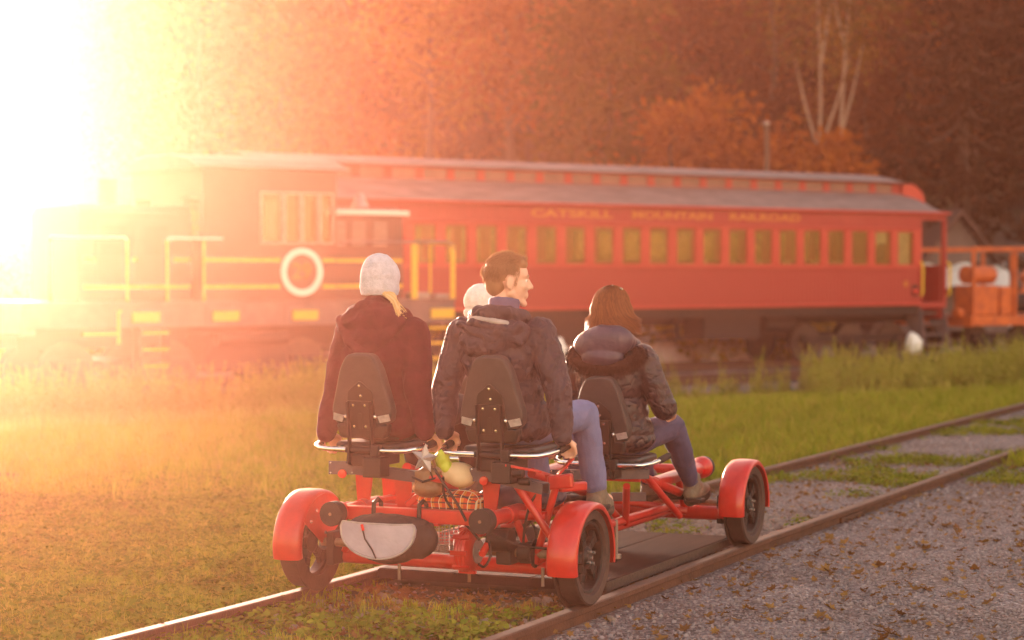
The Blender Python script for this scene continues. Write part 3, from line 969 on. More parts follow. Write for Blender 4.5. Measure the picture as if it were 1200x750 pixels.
def tree_parts(seed, h, crown_r, kind, nleaf, trunk_frac=0.35, lean=0.0, pale=False, leaf=0.17):
    r = random.Random(seed); rr = np.random.default_rng(seed)
    mb = MB()
    th = h*0.86
    pts = []; x = y = 0
    for i in range(9):
        t = i/8
        pts.append((x, y, th*t - 0.4*(i == 0))); x += r.uniform(-0.12, 0.12) + lean*h/8; y += r.uniform(-0.12, 0.12)
    r0 = h*0.014 + 0.05
    mb.tube(pts, [r0*(1.25 if i == 0 else 1-0.85*i/8) for i in range(9)], 8)
    tips = []
    for i in range(15):
        t = trunk_frac + (0.97-trunk_frac)*i/14
        k = min(7, int(t*8)); f = t*8-k
        p = Vector(pts[k]).lerp(Vector(pts[k+1]), f)
        a = r.uniform(0, 2*pi); L = crown_r*(1.15-0.75*abs(t-0.5)*1.3)*r.uniform(0.65, 1.0)
        q1 = p + Vector((cos(a), sin(a), 0.5))*L*0.5; q2 = p + Vector((cos(a+0.3), sin(a+0.3), r.uniform(0.45, 0.9)))*L
        mb.tube([p, q1, q2], [r0*0.4*(1-t*0.6), r0*0.22*(1-t*0.5), 0.01], 5)
        tips += [q1, q2, (q1+q2)/2 + Vector((r.uniform(-1, 1), r.uniform(-1, 1), r.uniform(-0.4, 0.6)))*L*0.3]
    tips.append(Vector(pts[-1]))
    cs = []
    per = nleaf // len(tips)
    for t in tips:
        rad = crown_r*r.uniform(0.22, 0.40)
        c = rr.normal(size=(per, 3))*np.array([rad, rad, rad*0.7])*0.6 + np.array(t)
        cs.append(c)
    cs = np.concatenate(cs)
    v, f = quads(cs, rr.uniform(0.6, 1.3, len(cs))*leaf, seed)
    return mb, v, f
def make_tree(name, loc, h, cr, kind, seed, nleaf=4200, label=None, group=None, rz=0, **kw):
    t = empty(name, loc, rz)
    tag(t, label, 'tree', group)
    mb, v, f = tree_parts(seed, h, cr, kind, nleaf, **kw)
    mb.build('trunk', M_birch if kw.get('pale') else M_bark, t, smooth=True)
    np_mesh('crown', v, f, LF[kind], t)
    return t
# forest mass on the hillside (far-off wood): one scattered object built from a few trees
fv = []
for i, (kind, h, cr) in enumerate((('orange', 9, 2.3), ('brown', 10, 2.2), ('yellow', 8, 2.0), ('olive', 9.5, 2.2), ('brown', 8.5, 2.0), ('orange', 7, 2.0))):
    mb, v, f = tree_parts(100+i, h, cr, kind, 3000, leaf=0.17, trunk_frac=0.08)
    me = bpy.data.meshes.new('forest_tree')
    tv = np.array(mb.v); 
    allv = list(map(tuple, tv)) + list(map(tuple, v))
    k = len(tv)
    me.from_pydata(allv, [], mb.f + [tuple(int(q)+k for q in ff) for ff in f])
    me.materials.append(M_bark); me.materials.append(LF[kind])
    nf = len(mb.f)
    mi = np.zeros(len(me.polygons), dtype=np.int32); mi[nf:] = 1
    me.polygons.foreach_set('material_index', mi)
    fv.append(bpy.data.objects.new('forest_tree', me))
P = []
for k in range(6000):
    x = rng.uniform(-26, 70); y = rng.uniform(70, 128)
    if x < -23.5 + (y-86)*0.05: continue
    if y + 0.25*x < 85: continue
    if all((x-q[0])**2 + (y-q[1])**2 > 2.6**2 for q in P): P.append((x, y))
    if len(P) > 640: break
P = np.array(P)
Zf = ground_z(P[:, 0], P[:, 1]) - 0.2
scl = rng.uniform(0.75, 1.2, len(P))
# keep treetops under about 25 m
scatter('forest', np.column_stack([P, Zf]), np.column_stack([np.zeros(len(P)), np.zeros(len(P)), rng.uniform(0, 6.28, len(P))]), scl, fv,
        'autumn forest covering the hillside behind the coach', None)
# trees that can be told apart in front of the wood
def tp(px, Y): 
    x = (px-600)*Y/2500
    return (x, Y, float(ground_z(x, Y)) - 0.15)
make_tree('autumn_tree', tp(790, 72), 8.2, 2.6, 'orange', 11, 5000, 'wide bright orange tree rising above the middle of the coach roof', 'trees in front of the wood')
make_tree('autumn_tree', tp(868, 70), 7.2, 2.2, 'orange', 12, 4200, 'deep orange tree just left of the wooden pole behind the coach', 'trees in front of the wood')
make_tree('autumn_tree', tp(935, 71), 6.6, 2.3, 'orange', 13, 4600, 'rounded rusty orange tree just right of the wooden pole', 'trees in front of the wood')
make_tree('autumn_tree', tp(1020, 74), 7.0, 2.0, 'brown', 14, 4200, 'low brown leafed tree under the pale birch trunks', 'trees in front of the wood')
make_tree('autumn_tree', tp(700, 76), 10.5, 2.4, 'olive', 15, 4600, 'tall dull gold tree above the coach, left of the bright orange one', 'trees in front of the wood')
make_tree('autumn_tree', tp(600, 80), 12, 2.6, 'orange', 16, 4600, 'tall hazy orange tree with a straight dark trunk at the glowing edge of the wood', 'trees in front of the wood', trunk_frac=0.4)
make_tree('autumn_tree', tp(500, 84), 11, 2.6, 'yellow', 17, 4200, 'leftmost pale tree of the wood, almost lost in the glow', 'trees in front of the wood')
make_tree('autumn_tree', tp(1210, 80), 9, 2.6, 'brown', 18, 4200, 'dark brown tree at the right edge behind the spruce', 'trees in front of the wood')
# pale birches
def birch(px, Y, h, seed, label, lean, fork):
    t = empty('birch_tree', tp(px, Y)); tag(t, label, 'tree', 'pale birch trees on the hillside')
    r = random.Random(seed); mb = MB()
    z0 = 0
    pts = [(lean*h*(i/8)**1.3 + r.uniform(-0.05, 0.05), r.uniform(-0.05, 0.05), h*i/8) for i in range(9)]
    mb.tube(pts, [0.10*(1-0.8*i/8) for i in range(9)], 8)
    for (t0, a, L) in fork:
        p = Vector(pts[int(t0*8)]); q = p + Vector((a*L, 0.2, L))
        mb.tube([p, p.lerp(q, 0.5)+Vector((a*0.2, 0, 0)), q], [0.06, 0.04, 0.015], 6)
    mb.build('trunk', M_birch, t, smooth=True)
    rr = np.random.default_rng(seed)
    c = rr.normal(size=(900, 3))*np.array([1.2, 1.2, 1.3]) + np.array([lean*h, 0, h*0.95])
    v, f = quads(c, rr.uniform(0.08, 0.16, 900), seed)
    np_mesh('crown', v, f, LF['olive'], t)
birch(962, 71.5, 11.5, 1, 'thin pale birch with a forked trunk, left one of the pair above the coach', -0.01, [(0.62, 0.32, 3.4), (0.62, -0.25, 3.2), (0.75, 0.15, 3)])
birch(974, 71.8, 12.0, 2, 'thin pale birch leaning right, right one of the pair above the coach', 0.055, [(0.5, 0.25, 3.2), (0.75, -0.2, 2.5)])
birch(1142, 82, 11, 3, 'single pale birch half hidden behind the dark spruce boughs', 0.03, [(0.6, 0.2, 3)])
# dark spruce with spreading boughs
def spruce(px, Y, h, seed, label, R=4.4):
    t = empty('spruce_tree', tp(px, Y)); tag(t, label, 'tree', 'dark spruces at the right')
    r = random.Random(seed); rr = np.random.default_rng(seed); mb = MB()
    mb.tube([(0, 0, -0.3), (0.05, 0, h*0.5), (0, 0.05, h)], [0.27, 0.17, 0.02], 10)
    cs = []
    nb = 70
    for i in range(nb):
        t_ = 0.12 + 0.86*i/nb; z = h*t_
        L = R*(1.02-t_)**0.75*r.uniform(0.7, 1.05); a = i*2.4 + r.uniform(-0.3, 0.3)
        d = Vector((cos(a), sin(a), 0))
        pts = [Vector((0, 0, z)) + d*L*s_ + Vector((0, 0, -0.32*L*sin(s_*pi*0.75) + 0.10*L*s_*s_)) for s_ in (0, 0.3, 0.6, 1.0)]
        mb.tube(pts, [0.055, 0.04, 0.026, 0.008], 5)
        for s_ in np.linspace(0.15, 1, 9):
            k = min(2, int(s_*3)); p = pts[0] + (pts[3]-pts[0])*s_; p.z = pts[k].z*(1-(s_*3-k)) + pts[min(3, k+1)].z*(s_*3-k)
            n = 11
            side = Vector((-d.y, d.x, 0))
            w = 0.55*(1.1-s_)*L*0.35+0.12
            for q in range(n):
                o_ = r.uniform(-1, 1)
                cs.append(p + side*o_*w + Vector((0, 0, -abs(o_)*0.15 - r.uniform(0, 0.35))) + d*r.uniform(-0.15, 0.15))
    mb.build('trunk', M_bark, t, smooth=True)
    c = np.array([tuple(p) for p in cs])
    v, f = quads(c, rr.uniform(0.10, 0.22, len(c)), seed, flat=0.1, elong=1.2)
    np_mesh('crown', v, f, LF['needle'], t)
spruce(1128, 72, 15.5, 5, 'tall dark spruce with long drooping boughs behind the shed')
spruce(1045, 86, 15, 6, 'dark spruce further up the slope, left of the tall one by the shed', 3.4)
spruce(1225, 76, 15, 7, 'dark spruce at the right edge of the view', 4.0)
# weathered pole behind the coach
pl = empty('wooden_pole', (298*62/2500, 62, float(ground_z(7.4, 62))))
tag(pl, 'weathered grey wooden pole standing behind the coach roof', 'pole')
MB().tube([(0, 0, -0.3), (0.02, 0, 3), (0, 0, 6.65)], [0.10, 0.09, 0.08], 12).build('post', M_bark, pl, smooth=True)
MB().lathe([(0.09, 0), (0.09, 0.05), (0.05, 0.09), (0.001, 0.1)], 12, Matrix.Translation((0, 0, 6.651))).build('cap', M_steel, pl)

# ------------------------------------------------------------------ ground cover
LG = leafmat('short_grass', [(0.08, 0.13, 0.010), (0.15, 0.20, 0.014), (0.25, 0.27, 0.024), (0.36, 0.27, 0.06)], 0.12, 0.9)
LC = leafmat('clover_and_moss', [(0.08, 0.115, 0.014), (0.14, 0.165, 0.018), (0.24, 0.22, 0.03)], 0.12, 0.9)
LW = leafmat('tall_weeds', [(0.18, 0.20, 0.03), (0.32, 0.31, 0.05), (0.45, 0.38, 0.10)], 0.2, 0.9)
LD = leafmat('dead_leaves', [(0.05, 0.025, 0.017), (0.13, 0.06, 0.03), (0.25, 0.14, 0.05), (0.36, 0.25, 0.09)], 0.1, 0.95)
LS = leafmat('gravel_stones', [(0.10, 0.08, 0.085), (0.20, 0.165, 0.17), (0.30, 0.25, 0.255), (0.46, 0.41, 0.40)], 0.0, 0.85)
LB = leafmat('ballast_stones', [(0.12, 0.09, 0.08), (0.22, 0.17, 0.15), (0.36, 0.30, 0.26)], 0.0, 0.85)
def tuft(seed, n, h, spread, w, bend=0.5):
    r = np.random.default_rng(seed); vs = []; fs = []
    for i in range(n):
        a = r.uniform(0, 2*pi); p = np.array([r.normal()*spread, r.normal()*spread, 0])
        hh = h*r.uniform(0.5, 1.15); d = np.array([cos(a), sin(a), 0]); s_ = np.array([-sin(a), cos(a), 0])*w
        b = bend*hh*r.uniform(0.2, 1.3)
        k = len(vs)
        m_ = p + d*b*0.3 + np.array([0, 0, hh*0.6]); e = p + d*b + np.array([0, 0, hh*(1-0.25*min(1.5, b/hh))])
        vs += [p - s_, p + s_, m_ + s_*0.8, m_ - s_*0.8, e]
        fs += [(k, k+1, k+2, k+3), (k+3, k+2, k+4)]
    return vs, fs
def src_obj(name, vs, fs, m):
    me = bpy.data.meshes.new(name); me.from_pydata([tuple(v) for v in vs], [], fs); me.materials.append(m)
    return bpy.data.objects.new(name, me)
grass_v = [src_obj('grass_tuft', *tuft(i, 16, (0.045, 0.06, 0.08, 0.11)[i], 0.035, 0.0022, 0.8), LG) for i in range(4)]
def clover(seed, n=14):
    r = np.random.default_rng(seed); vs = []; fs = []
    for i in range(n):
        c = np.array([r.normal()*0.035, r.normal()*0.035, r.uniform(0.008, 0.045)])
        a0 = r.uniform(0, 6.28); s_ = r.uniform(0.008, 0.016)
        tilt = r.normal(size=3)*0.35; nn = np.array([tilt[0], tilt[1], 1.0]); nn /= np.linalg.norm(nn)
        e = np.cross(nn, [cos(a0), sin(a0), 0]); e /= np.linalg.norm(e); g_ = np.cross(nn, e)
        k = len(vs)
        for j in range(6):
            a = 2*pi*j/6; q = 1.0 if j % 2 else 0.72
            vs.append(c + (e*cos(a)+g_*sin(a))*s_*q)
        fs.append(tuple(range(k, k+6)))
    return vs, fs
clover_v = [src_obj('clover_patch', *clover(i), LC) for i in range(3)]
def weed(seed, h):
    r = np.random.default_rng(seed); vs = []; fs = []
    for st in range(3):
        p0 = np.array([r.normal()*0.05, r.normal()*0.05, 0]); H = h*r.uniform(0.7, 1.1)
        lean = np.array([r.normal()*0.12, r.normal()*0.12, 1.0])
        k = len(vs); w = 0.006
        vs += [p0 + [-w, 0, 0], p0 + [w, 0, 0], p0 + lean*H + [w*0.4, 0, 0], p0 + lean*H - [w*0.4, 0, 0]]; fs.append((k, k+1, k+2, k+3))
        vs += [p0 + [0, -w, 0], p0 + [0, w, 0], p0 + lean*H + [0, w*0.4, 0], p0 + lean*H - [0, w*0.4, 0]]; fs.append((k+4, k+5, k+6, k+7))
        for i in range(46):
            t = r.uniform(0.15, 1.0); c = p0 + lean*H*t; a = r.uniform(0, 6.28)
            L = (0.10*(1-t)+0.028)*r.uniform(0.7, 1.3)*(1 if t < 0.8 else 0.9)
            d = np.array([cos(a), sin(a), r.uniform(0.1, 0.8)]); s_ = np.array([-sin(a), cos(a), 0])*L*0.17
            k = len(vs); vs += [c, c + d*L*0.5 + s_, c + d*L, c + d*L*0.5 - s_]; fs.append((k, k+1, k+2, k+3))
    return vs, fs
weed_v = [src_obj('weed', *weed(i, (0.5, 0.65, 0.8, 0.4)[i]), LW) for i in range(4)]
tall_v = [src_obj('tall_grass', *tuft(20+i, 20, (0.28, 0.36)[i], 0.07, 0.005, 0.45), LW) for i in range(2)]
def leaf_mesh(seed):
    r = np.random.default_rng(seed); vs = [(0, 0, 0.004)]; fs = []
    out = [(0, -1), (0.25, -0.45), (0.8, -0.6), (0.6, -0.1), (1, 0.3), (0.45, 0.35), (0.35, 0.7), (0, 1.05), (-0.3, 0.65), (-0.5, 0.35), (-1, 0.25), (-0.55, -0.15), (-0.75, -0.6), (-0.2, -0.45)]
    for x, y in out:
        rr_ = x*x + y*y
        vs.append((x*0.035, y*0.038, 0.006 + 0.014*rr_*r.uniform(0.1, 1.1)))
    n = len(out)
    for j in range(n): fs.append((0, 1+j, 1+(j+1) % n))
    return vs, fs
leaf_v = [src_obj('dead_leaf', *leaf_mesh(i), LD) for i in range(4)]
def stone(seed, sz=1.0):
    bm = bmesh.new(); bmesh.ops.create_icosphere(bm, subdivisions=1, radius=1)
    r = random.Random(seed); sc = (r.uniform(0.7, 1.2), r.uniform(0.7, 1.2), r.uniform(0.45, 0.8))
    for v in bm.verts:
        v.co = Vector((v.co.x*sc[0], v.co.y*sc[1], v.co.z*sc[2]))*r.uniform(0.78, 1.15)
    vs = [tuple(v.co) for v in bm.verts]; fs = [tuple(v.index for v in f.verts) for f in bm.faces]; bm.free()
    return vs, fs
stone_v = [src_obj('stone', *stone(i), LS) for i in range(4)]
ball_v = [src_obj('ballast', *stone(10+i), LB) for i in range(4)]

def field(n, y0, y1, extra=2.0, left=0.29, right=0.29):
    """points spread over the ground the camera can see (and a little more), even per area"""
    Y = np.sqrt(rng.uniform(y0*y0, y1*y1, n)); X = rng.uniform(-1, 1, n)
    X = np.where(X < 0, X*(left*Y + extra*0.5), X*(right*Y + extra*0.5))
    return X, Y
def put(name, X, Y, s0, s1, var, label, tilt=0.15, dz=0.0, flatrot=False):
    z = ground_z(X, Y) + dz; n = len(X)
    rot = np.column_stack([rng.normal(0, tilt, n), rng.normal(0, tilt, n), rng.uniform(0, 6.28, n)])
    return scatter(name, np.column_stack([X, Y, z]), rot, rng.uniform(s0, s1, n), var, label)
def sdist(X, Y): return (X + 1.04)*0.588 - (Y - 40)*0.81
def keep(X, Y, m): return X[m], Y[m]
# short grass
X, Y = field(60000, 7.5, 17)
g = gravel_mask(X, Y); u, v = track_uv(X, Y)
pat = vnoise(X, Y, 1.1, 21)
m = (g + rng.uniform(-0.15, 0.15, len(X)) < 0.35) & (np.abs(np.abs(u)-0.75) > 0.06) & ~((np.abs(u) < 0.68) & (v > 0.2) & (v < 3.1))
m &= ~((np.abs(u) < 0.66) & (v < 0.7) & (rng.uniform(0, 1, len(X)) < 0.84))
m &= (pat > 0.16) | (rng.uniform(0, 1, len(X)) < 0.4)
put('short_grass', X[m], Y[m], 0.4, 0.95, grass_v, 'short yellowish green grass of the near lawn')
X, Y = field(52000, 16, 40)
g = gravel_mask(X, Y)
m = (g < 0.35) & (sdist(X, Y) > np.where((X > 1.5) & (X < 6.0), 3.4, 1.2))
u, v = track_uv(X, Y); m &= (np.abs(u) > 0.85)
put('meadow_grass', X[m], Y[m], 1.0, 2.0, grass_v, 'rough grass of the meadow between the near track and the yard')
X, Y = field(40000, 7.5, 18)
g = gravel_mask(X, Y); u, v = track_uv(X, Y)
m = (g + rng.uniform(-0.2, 0.2, len(X)) < 0.3) & (np.abs(np.abs(u)-0.75) > 0.05) & (vnoise(X, Y, 1.7, 31) > 0.22) & ~((np.abs(u) < 0.66) & (v < 0.7) & (rng.uniform(0, 1, len(X)) < 0.7)) & ~((np.abs(u) < 0.68) & (v > 0.2) & (v < 3.1))
put('clover', X[m], Y[m], 0.8, 1.6, clover_v, 'clover and moss growing through the lawn')
# grass patches at the right edge of the gravel and between the rails
X, Y = field(30000, 12, 26)
u, v = track_uv(X, Y)
m = ((u > 0.9) & (vnoise(X, Y, 1.3, 41) > 0.52) & (v > 7.2)) | ((np.abs(u) < 0.66) & (v > 3.2) & (vnoise(X, Y, 1.9, 43) > 0.60))
put('weedy_patches', X[m], Y[m], 0.8, 1.5, clover_v + grass_v[:2], 'low weeds in patches on the gravel and between the rails')
X, Y = field(2600, 57, 66)
keep_ = ((X + 1.92)*(-0.588) + (Y - 41.2)*0.81 > COFF + 2.3) & (X < 8)
shrub_v = []
SHY = leafmat('yellow_shrub_leaves', [(0.10, 0.06, 0.01), (0.45, 0.28, 0.03), (0.22, 0.10, 0.012)], 0.35)
for i_ in range(3):
    c_ = np.random.default_rng(70+i_).normal(size=(420, 3))*np.array([0.45, 0.45, 0.55]) + np.array([0, 0, 1.0])
    v_, f_ = quads(c_, np.random.default_rng(i_).uniform(0.06, 0.13, 420), i_)
    shrub_v.append(src_obj('shrub', v_, [tuple(int(k) for k in q) for q in f_], SHY))
put('shrubs', X[keep_][:420], Y[keep_][:420], 0.9, 1.7, shrub_v, 'yellow autumn shrubs growing behind the coach', 0.1)
# tall weeds along the yard
X, Y = field(50000, 24, 47)
s_ = sdist(X, Y)
w = np.where(X < 1, ss(2.2, 3.4, s_)*(1-ss(5.0, 8.0, s_)), ss(2.6, 3.8, s_)*(1-ss(6.0, 11.0, s_)))
den = w*np.where(vnoise(X, Y, 0.45, 51) > 0.40, 1, 0.25)*np.where((X > 0.8) & (X/Y < 0.142), 0.03, 1.0)
m = rng.uniform(0, 1, len(X)) < den
put('tall_weeds', X[m], Y[m], 0.6, 1.25, weed_v, 'tall yellow green weeds along the yard tracks', 0.1)
X, Y = field(14000, 20, 44)
s_ = sdist(X, Y)
m = rng.uniform(0, 1, len(X)) < ss(1.6, 3, s_)*(1-ss(6, 12, s_))*np.where((X > 0.8) & (X/Y < 0.145), 0.0, 0.8)
put('tall_grass', X[m], Y[m], 0.6, 1.2, tall_v, 'tall seeding grass along the yard tracks', 0.1)
# single tall weeds that stand out against the coach
for (wx_, wy_, sc_, wl_) in ((915, 39.5, 0.85, 'lone short feathery weed left of the weed clump, before the yard rails'), (982, 39.0, 1.15, 'tall feathery weed at the left end of the clump before the coach wheels'), (1008, 39.2, 1.25, 'tallest feathery weed in the middle of the clump before the coach wheels'), (1030, 39.6, 1.0, 'feathery weed at the right end of the clump before the coach wheels'), (1085, 40.5, 0.9, 'feathery weed standing before the coach end steps'), (1120, 41, 0.95, 'feathery weed standing before the orange wagon, rightmost of the tall ones')):
    x_ = (wx_-600)*wy_/2500
    w_o = bpy.data.objects.new('tall_weed', weed_v[int(wx_) % 4].data); COL.objects.link(w_o)
    w_o.location = (x_, wy_, float(ground_z(x_, wy_)) - 0.02); w_o.scale = (sc_*1.5, sc_*1.5, sc_*1.25); w_o.rotation_euler = (0, 0, wx_)
    tag(w_o, wl_, 'weed', 'tall weeds before the coach')
# gravel and ballast
X, Y = field(52000, 7.5, 15, 2.0)
g = gravel_mask(X, Y); u, v = track_uv(X, Y)
m = (rng.uniform(0, 1, len(X)) < g*0.9) & (np.abs(np.abs(u)-0.75) > 0.07)
n_ = m.sum()
put('gravel', X[m], Y[m], 0.005, 0.014, stone_v, 'grey mauve gravel beside the near track', 1.0, 0.001)
X, Y = field(26000, 15, 27, 2.0)
g = gravel_mask(X, Y); u, v = track_uv(X, Y)
m = (rng.uniform(0, 1, len(X)) < g) & (np.abs(np.abs(u)-0.75) > 0.07)
put('gravel', X[m], Y[m], 0.008, 0.022, stone_v, 'grey mauve gravel further along the near track', 1.0, 0.001)
u = rng.uniform(-0.66, 0.66, 1500); v = rng.uniform(2.7, 5.2, 1500)
m = rng.uniform(0, 1, 1500) < 1-ss(3.4, 5.2, v)
X = BIKE.x + BX.x*u[m] + BY.x*v[m]; Y = BIKE.y + BX.y*u[m] + BY.y*v[m]
put('ballast', X, Y, 0.02, 0.05, ball_v, 'pale ballast stones between the rails ahead of the platform', 1.0, 0.008)
u = rng.uniform(-0.9, 0.9, 90); v = rng.uniform(-1.6, 0.5, 90)
X = BIKE.x + BX.x*u + BY.x*v; Y = BIKE.y + BX.y*u + BY.y*v
m = np.abs(np.abs(u)-0.75) > 0.09
put('loose_stones', X[m], Y[m], 0.015, 0.04, ball_v, 'loose stones in the grass between the rails behind the bike', 1.0, 0.008)
# leaves that nobody could count on the lawn, plus single leaves on the gravel
u = rng.uniform(-0.66, 0.66, 700); v = rng.uniform(-1.8, 0.6, 700)
X = BIKE.x + BX.x*u + BY.x*v; Y = BIKE.y + BX.y*u + BY.y*v
put('leaf_litter', X, Y, 0.5, 1.0, leaf_v, 'brown leaves and twigs between the rails behind the bike', 0.4, 0.012)
X, Y = field(7500, 7.5, 20)
put('leaf_litter', X, Y, 0.35, 0.75, leaf_v, 'small brown leaves strewn over lawn and gravel', 0.35, 0.012)
base_leaf = []
for i in range(4):
    o = leaf_v[i].copy(); base_leaf.append(o)
n = 0
LN = 150
while n < LN:
    Y = random.uniform(8.2, 15.5); X = random.uniform(-0.05*Y, 0.26*Y)
    if float(gravel_mask(X, Y)) < 0.6: continue
    u, v = track_uv(X, Y)
    if u < 0.85: continue
    o = bpy.data.objects.new('fallen_leaf', base_leaf[n % 4].data)
    COL.objects.link(o)
    o.location = (X, Y, float(ground_z(X, Y)) + 0.006)
    o.rotation_euler = (random.gauss(0, 0.35), random.gauss(0, 0.35), random.uniform(0, 6.28))
    q = random.uniform(0.7, 1.45); o.scale = (q, q*random.uniform(0.7, 1), q)
    tag(o, 'curled brown fallen leaf lying loose on the mauve gravel beside the rail', 'leaf', 'fallen leaves on the gravel')
    n += 1
# heaps and a wrapped bale seen under the coach
M_heap = mat('pale_crushed_stone', (0.60, 0.48, 0.45), 0.9, 0, (0.80, 0.68, 0.63), 6, 0.9, 9)
M_lumber = mat('pale_timber', (0.62, 0.48, 0.41), 0.8, 0, (0.72, 0.57, 0.5), 3)
def heap(px, Y, w, d, h, label, seed):
    x0 = (px-600)*Y/2500; z0 = float(ground_z(x0, Y))
    mb = MB(); n, m_ = 26, 14
    for i in range(n+1):
        for j in range(m_+1):
            a = i/n*2-1; b = j/m_*2-1
            r_ = max(0, 1-sqrt(a*a+b*b))
            q = noise.noise(Vector((a*4+seed, b*4, seed)))*0.25 + noise.noise(Vector((a*11+seed, b*11, seed)))*0.12
            mb.v.append((a*w/2, b*d/2, -0.06 + h*(r_**0.7)*(1+q) if r_ > 0 else -0.06))
    for i in range(n):
        for j in range(m_):
            k = i*(m_+1)+j; mb.f.append((k, k+m_+1, k+m_+2, k+1))
    o = mb.build('stone_heap', M_heap, None, smooth=True, auto=None)
    o.location = (x0, Y, z0)
    tag(o, label, 'heap', 'heaps beyond the coach')
heap(742, 57, 3.4, 2.0, 1.25, 'pale heap of crushed stone seen under the coach near the woman in the fur hood', 1)
heap(848, 57.5, 2.6, 2.0, 1.25, 'pale heap of crushed stone seen under the middle of the coach', 2)
heap(900, 60, 2.2, 1.6, 0.6, 'small low stone heap right of the taller ones under the coach', 3)
lb = empty('timber_stack', ((715-600)*57/2500, 57, float(ground_z(2.6, 57))), radians(30)); tag(lb, 'flat stack of pale timber planks lying beyond the coach wheels', 'timber stack')
for j in range(4):
    for i in range(4):
        MB().box(-1.3, 1.3, -0.5+i*0.25, -0.27+i*0.25, 0.04+j*0.2, 0.22+j*0.2).build('plank', M_lumber, lb, bevel=0.01)
bl = MB(); bl.ell((0, 0, 0.52), (0.30, 0.30, 0.58), 18, 12); 
for q in range(len(bl.v)):
    vv = Vector(bl.v[q]); bl.v[q] = tuple(vv*(1+0.10*noise.noise(vv*4)))
o = bl.build('wrapped_bale', M_white, None, smooth=True, auto=None); xq = (656-600)*40/2500
o.location = (xq, 40.5, float(ground_z(xq, 40.5))); o.scale = (0.75, 0.75, 1.0)
tag(o, 'pale white wrapped bale standing beyond the bike between the man and the woman', 'bale')
bl2 = MB(); bl2.ell((0, 0, 0.5), (0.30, 0.28, 0.56), 16, 10)
for q in range(len(bl2.v)):
    vv = Vector(bl2.v[q]); bl2.v[q] = tuple(vv*(1+0.15*noise.noise(vv*4+Vector((3, 1, 2)))))
o = bl2.build('white_sack', M_white, None, smooth=True, auto=None); xq = (1071-600)*53/2500
o.location = (xq, 53.0, float(ground_z(xq, 53))+0.34); o.scale = (0.72, 0.8, 0.50)
ts = empty('tie_stack', (xq, 53.1, float(ground_z(xq, 53.1))), TA); tag(ts, 'short stack of old dark ties under the bulging white sack', 'tie stack')
for q in range(4): MB().box(-0.8, 0.8, -0.27+0.28*(q % 2), -0.03+0.28*(q % 2), 0.01+0.18*(q//2), 0.18+0.18*(q//2)).build('tie', M_tie, ts, bevel=0.01)
tag(o, 'bulging white sack beside the wheels under the coach end steps', 'sack')
# ------------------------------------------------------------------ rail bike (local x right, y forward, z up from the rail top)
M_bikered = mat('glossy_red_paint', (0.62, 0.022, 0.014), 0.33, 0, (0.40, 0.016, 0.012), 16, 0.12, 30, coat=0.25, contrast=0.7)
M_black = mat('black_metal', (0.010, 0.007, 0.007), 0.5, 0.2, (0.018, 0.013, 0.013), 9)
M_rubber = mat('black_rubber', (0.012, 0.009, 0.009), 0.75, 0, (0.024, 0.018, 0.017), 18, 0.2, 90)
M_tyre = mat('worn_wheel_rubber', (0.035, 0.018, 0.015), 0.6, 0, (0.06, 0.034, 0.028), 8, 0.2, 60)
M_pad = mat('grey_moulded_foam', (0.035, 0.027, 0.027), 0.6, 0, (0.048, 0.038, 0.038), 15, 0.15, 140)
M_vinyl = mat('black_vinyl', (0.008, 0.006, 0.006), 0.45, 0, (0.012, 0.009, 0.009), 10)
M_chrome = mat('chrome_tube', (0.85, 0.83, 0.82), 0.14, 1.0)
M_bolt = mat('bright_bolt', (0.8, 0.76, 0.7), 0.25, 0.9)
M_rust = mat('rusty_axle', (0.20, 0.11, 0.07), 0.6, 0.4, (0.35, 0.24, 0.17), 14, 0.3, 60)
M_plategrey = mat('grey_plate', (0.07, 0.055, 0.075), 0.45, 0.4, (0.11, 0.09, 0.11), 9)
M_tab = mat('grey_reflective_tab', (0.45, 0.42, 0.42), 0.35, 0.2, (0.3, 0.27, 0.27), 30)
M_deck = mat('dark_deck_board', (0.024, 0.014, 0.014), 0.85, 0, (0.04, 0.025, 0.024), 3, 0.3, 40, stretch=(3, 0.5, 3), spec=0.03)
M_bagblack = mat('black_nylon', (0.010, 0.007, 0.007), 0.7, 0, (0.018, 0.012, 0.012), 12, 0.5, 40)
M_baggrey = mat('pale_grey_nylon', (0.30, 0.27, 0.34), 0.6, 0, (0.42, 0.38, 0.46), 5, 0.7, 22)
MXR = Matrix.Rotation(radians(90), 4, 'Y')      # lathe axis to local x

bike = empty('rail_bike', BIKE, -BANG)
tag(bike, 'red four seat rail bike with big round fenders and black buffers on the near track', 'rail bike')

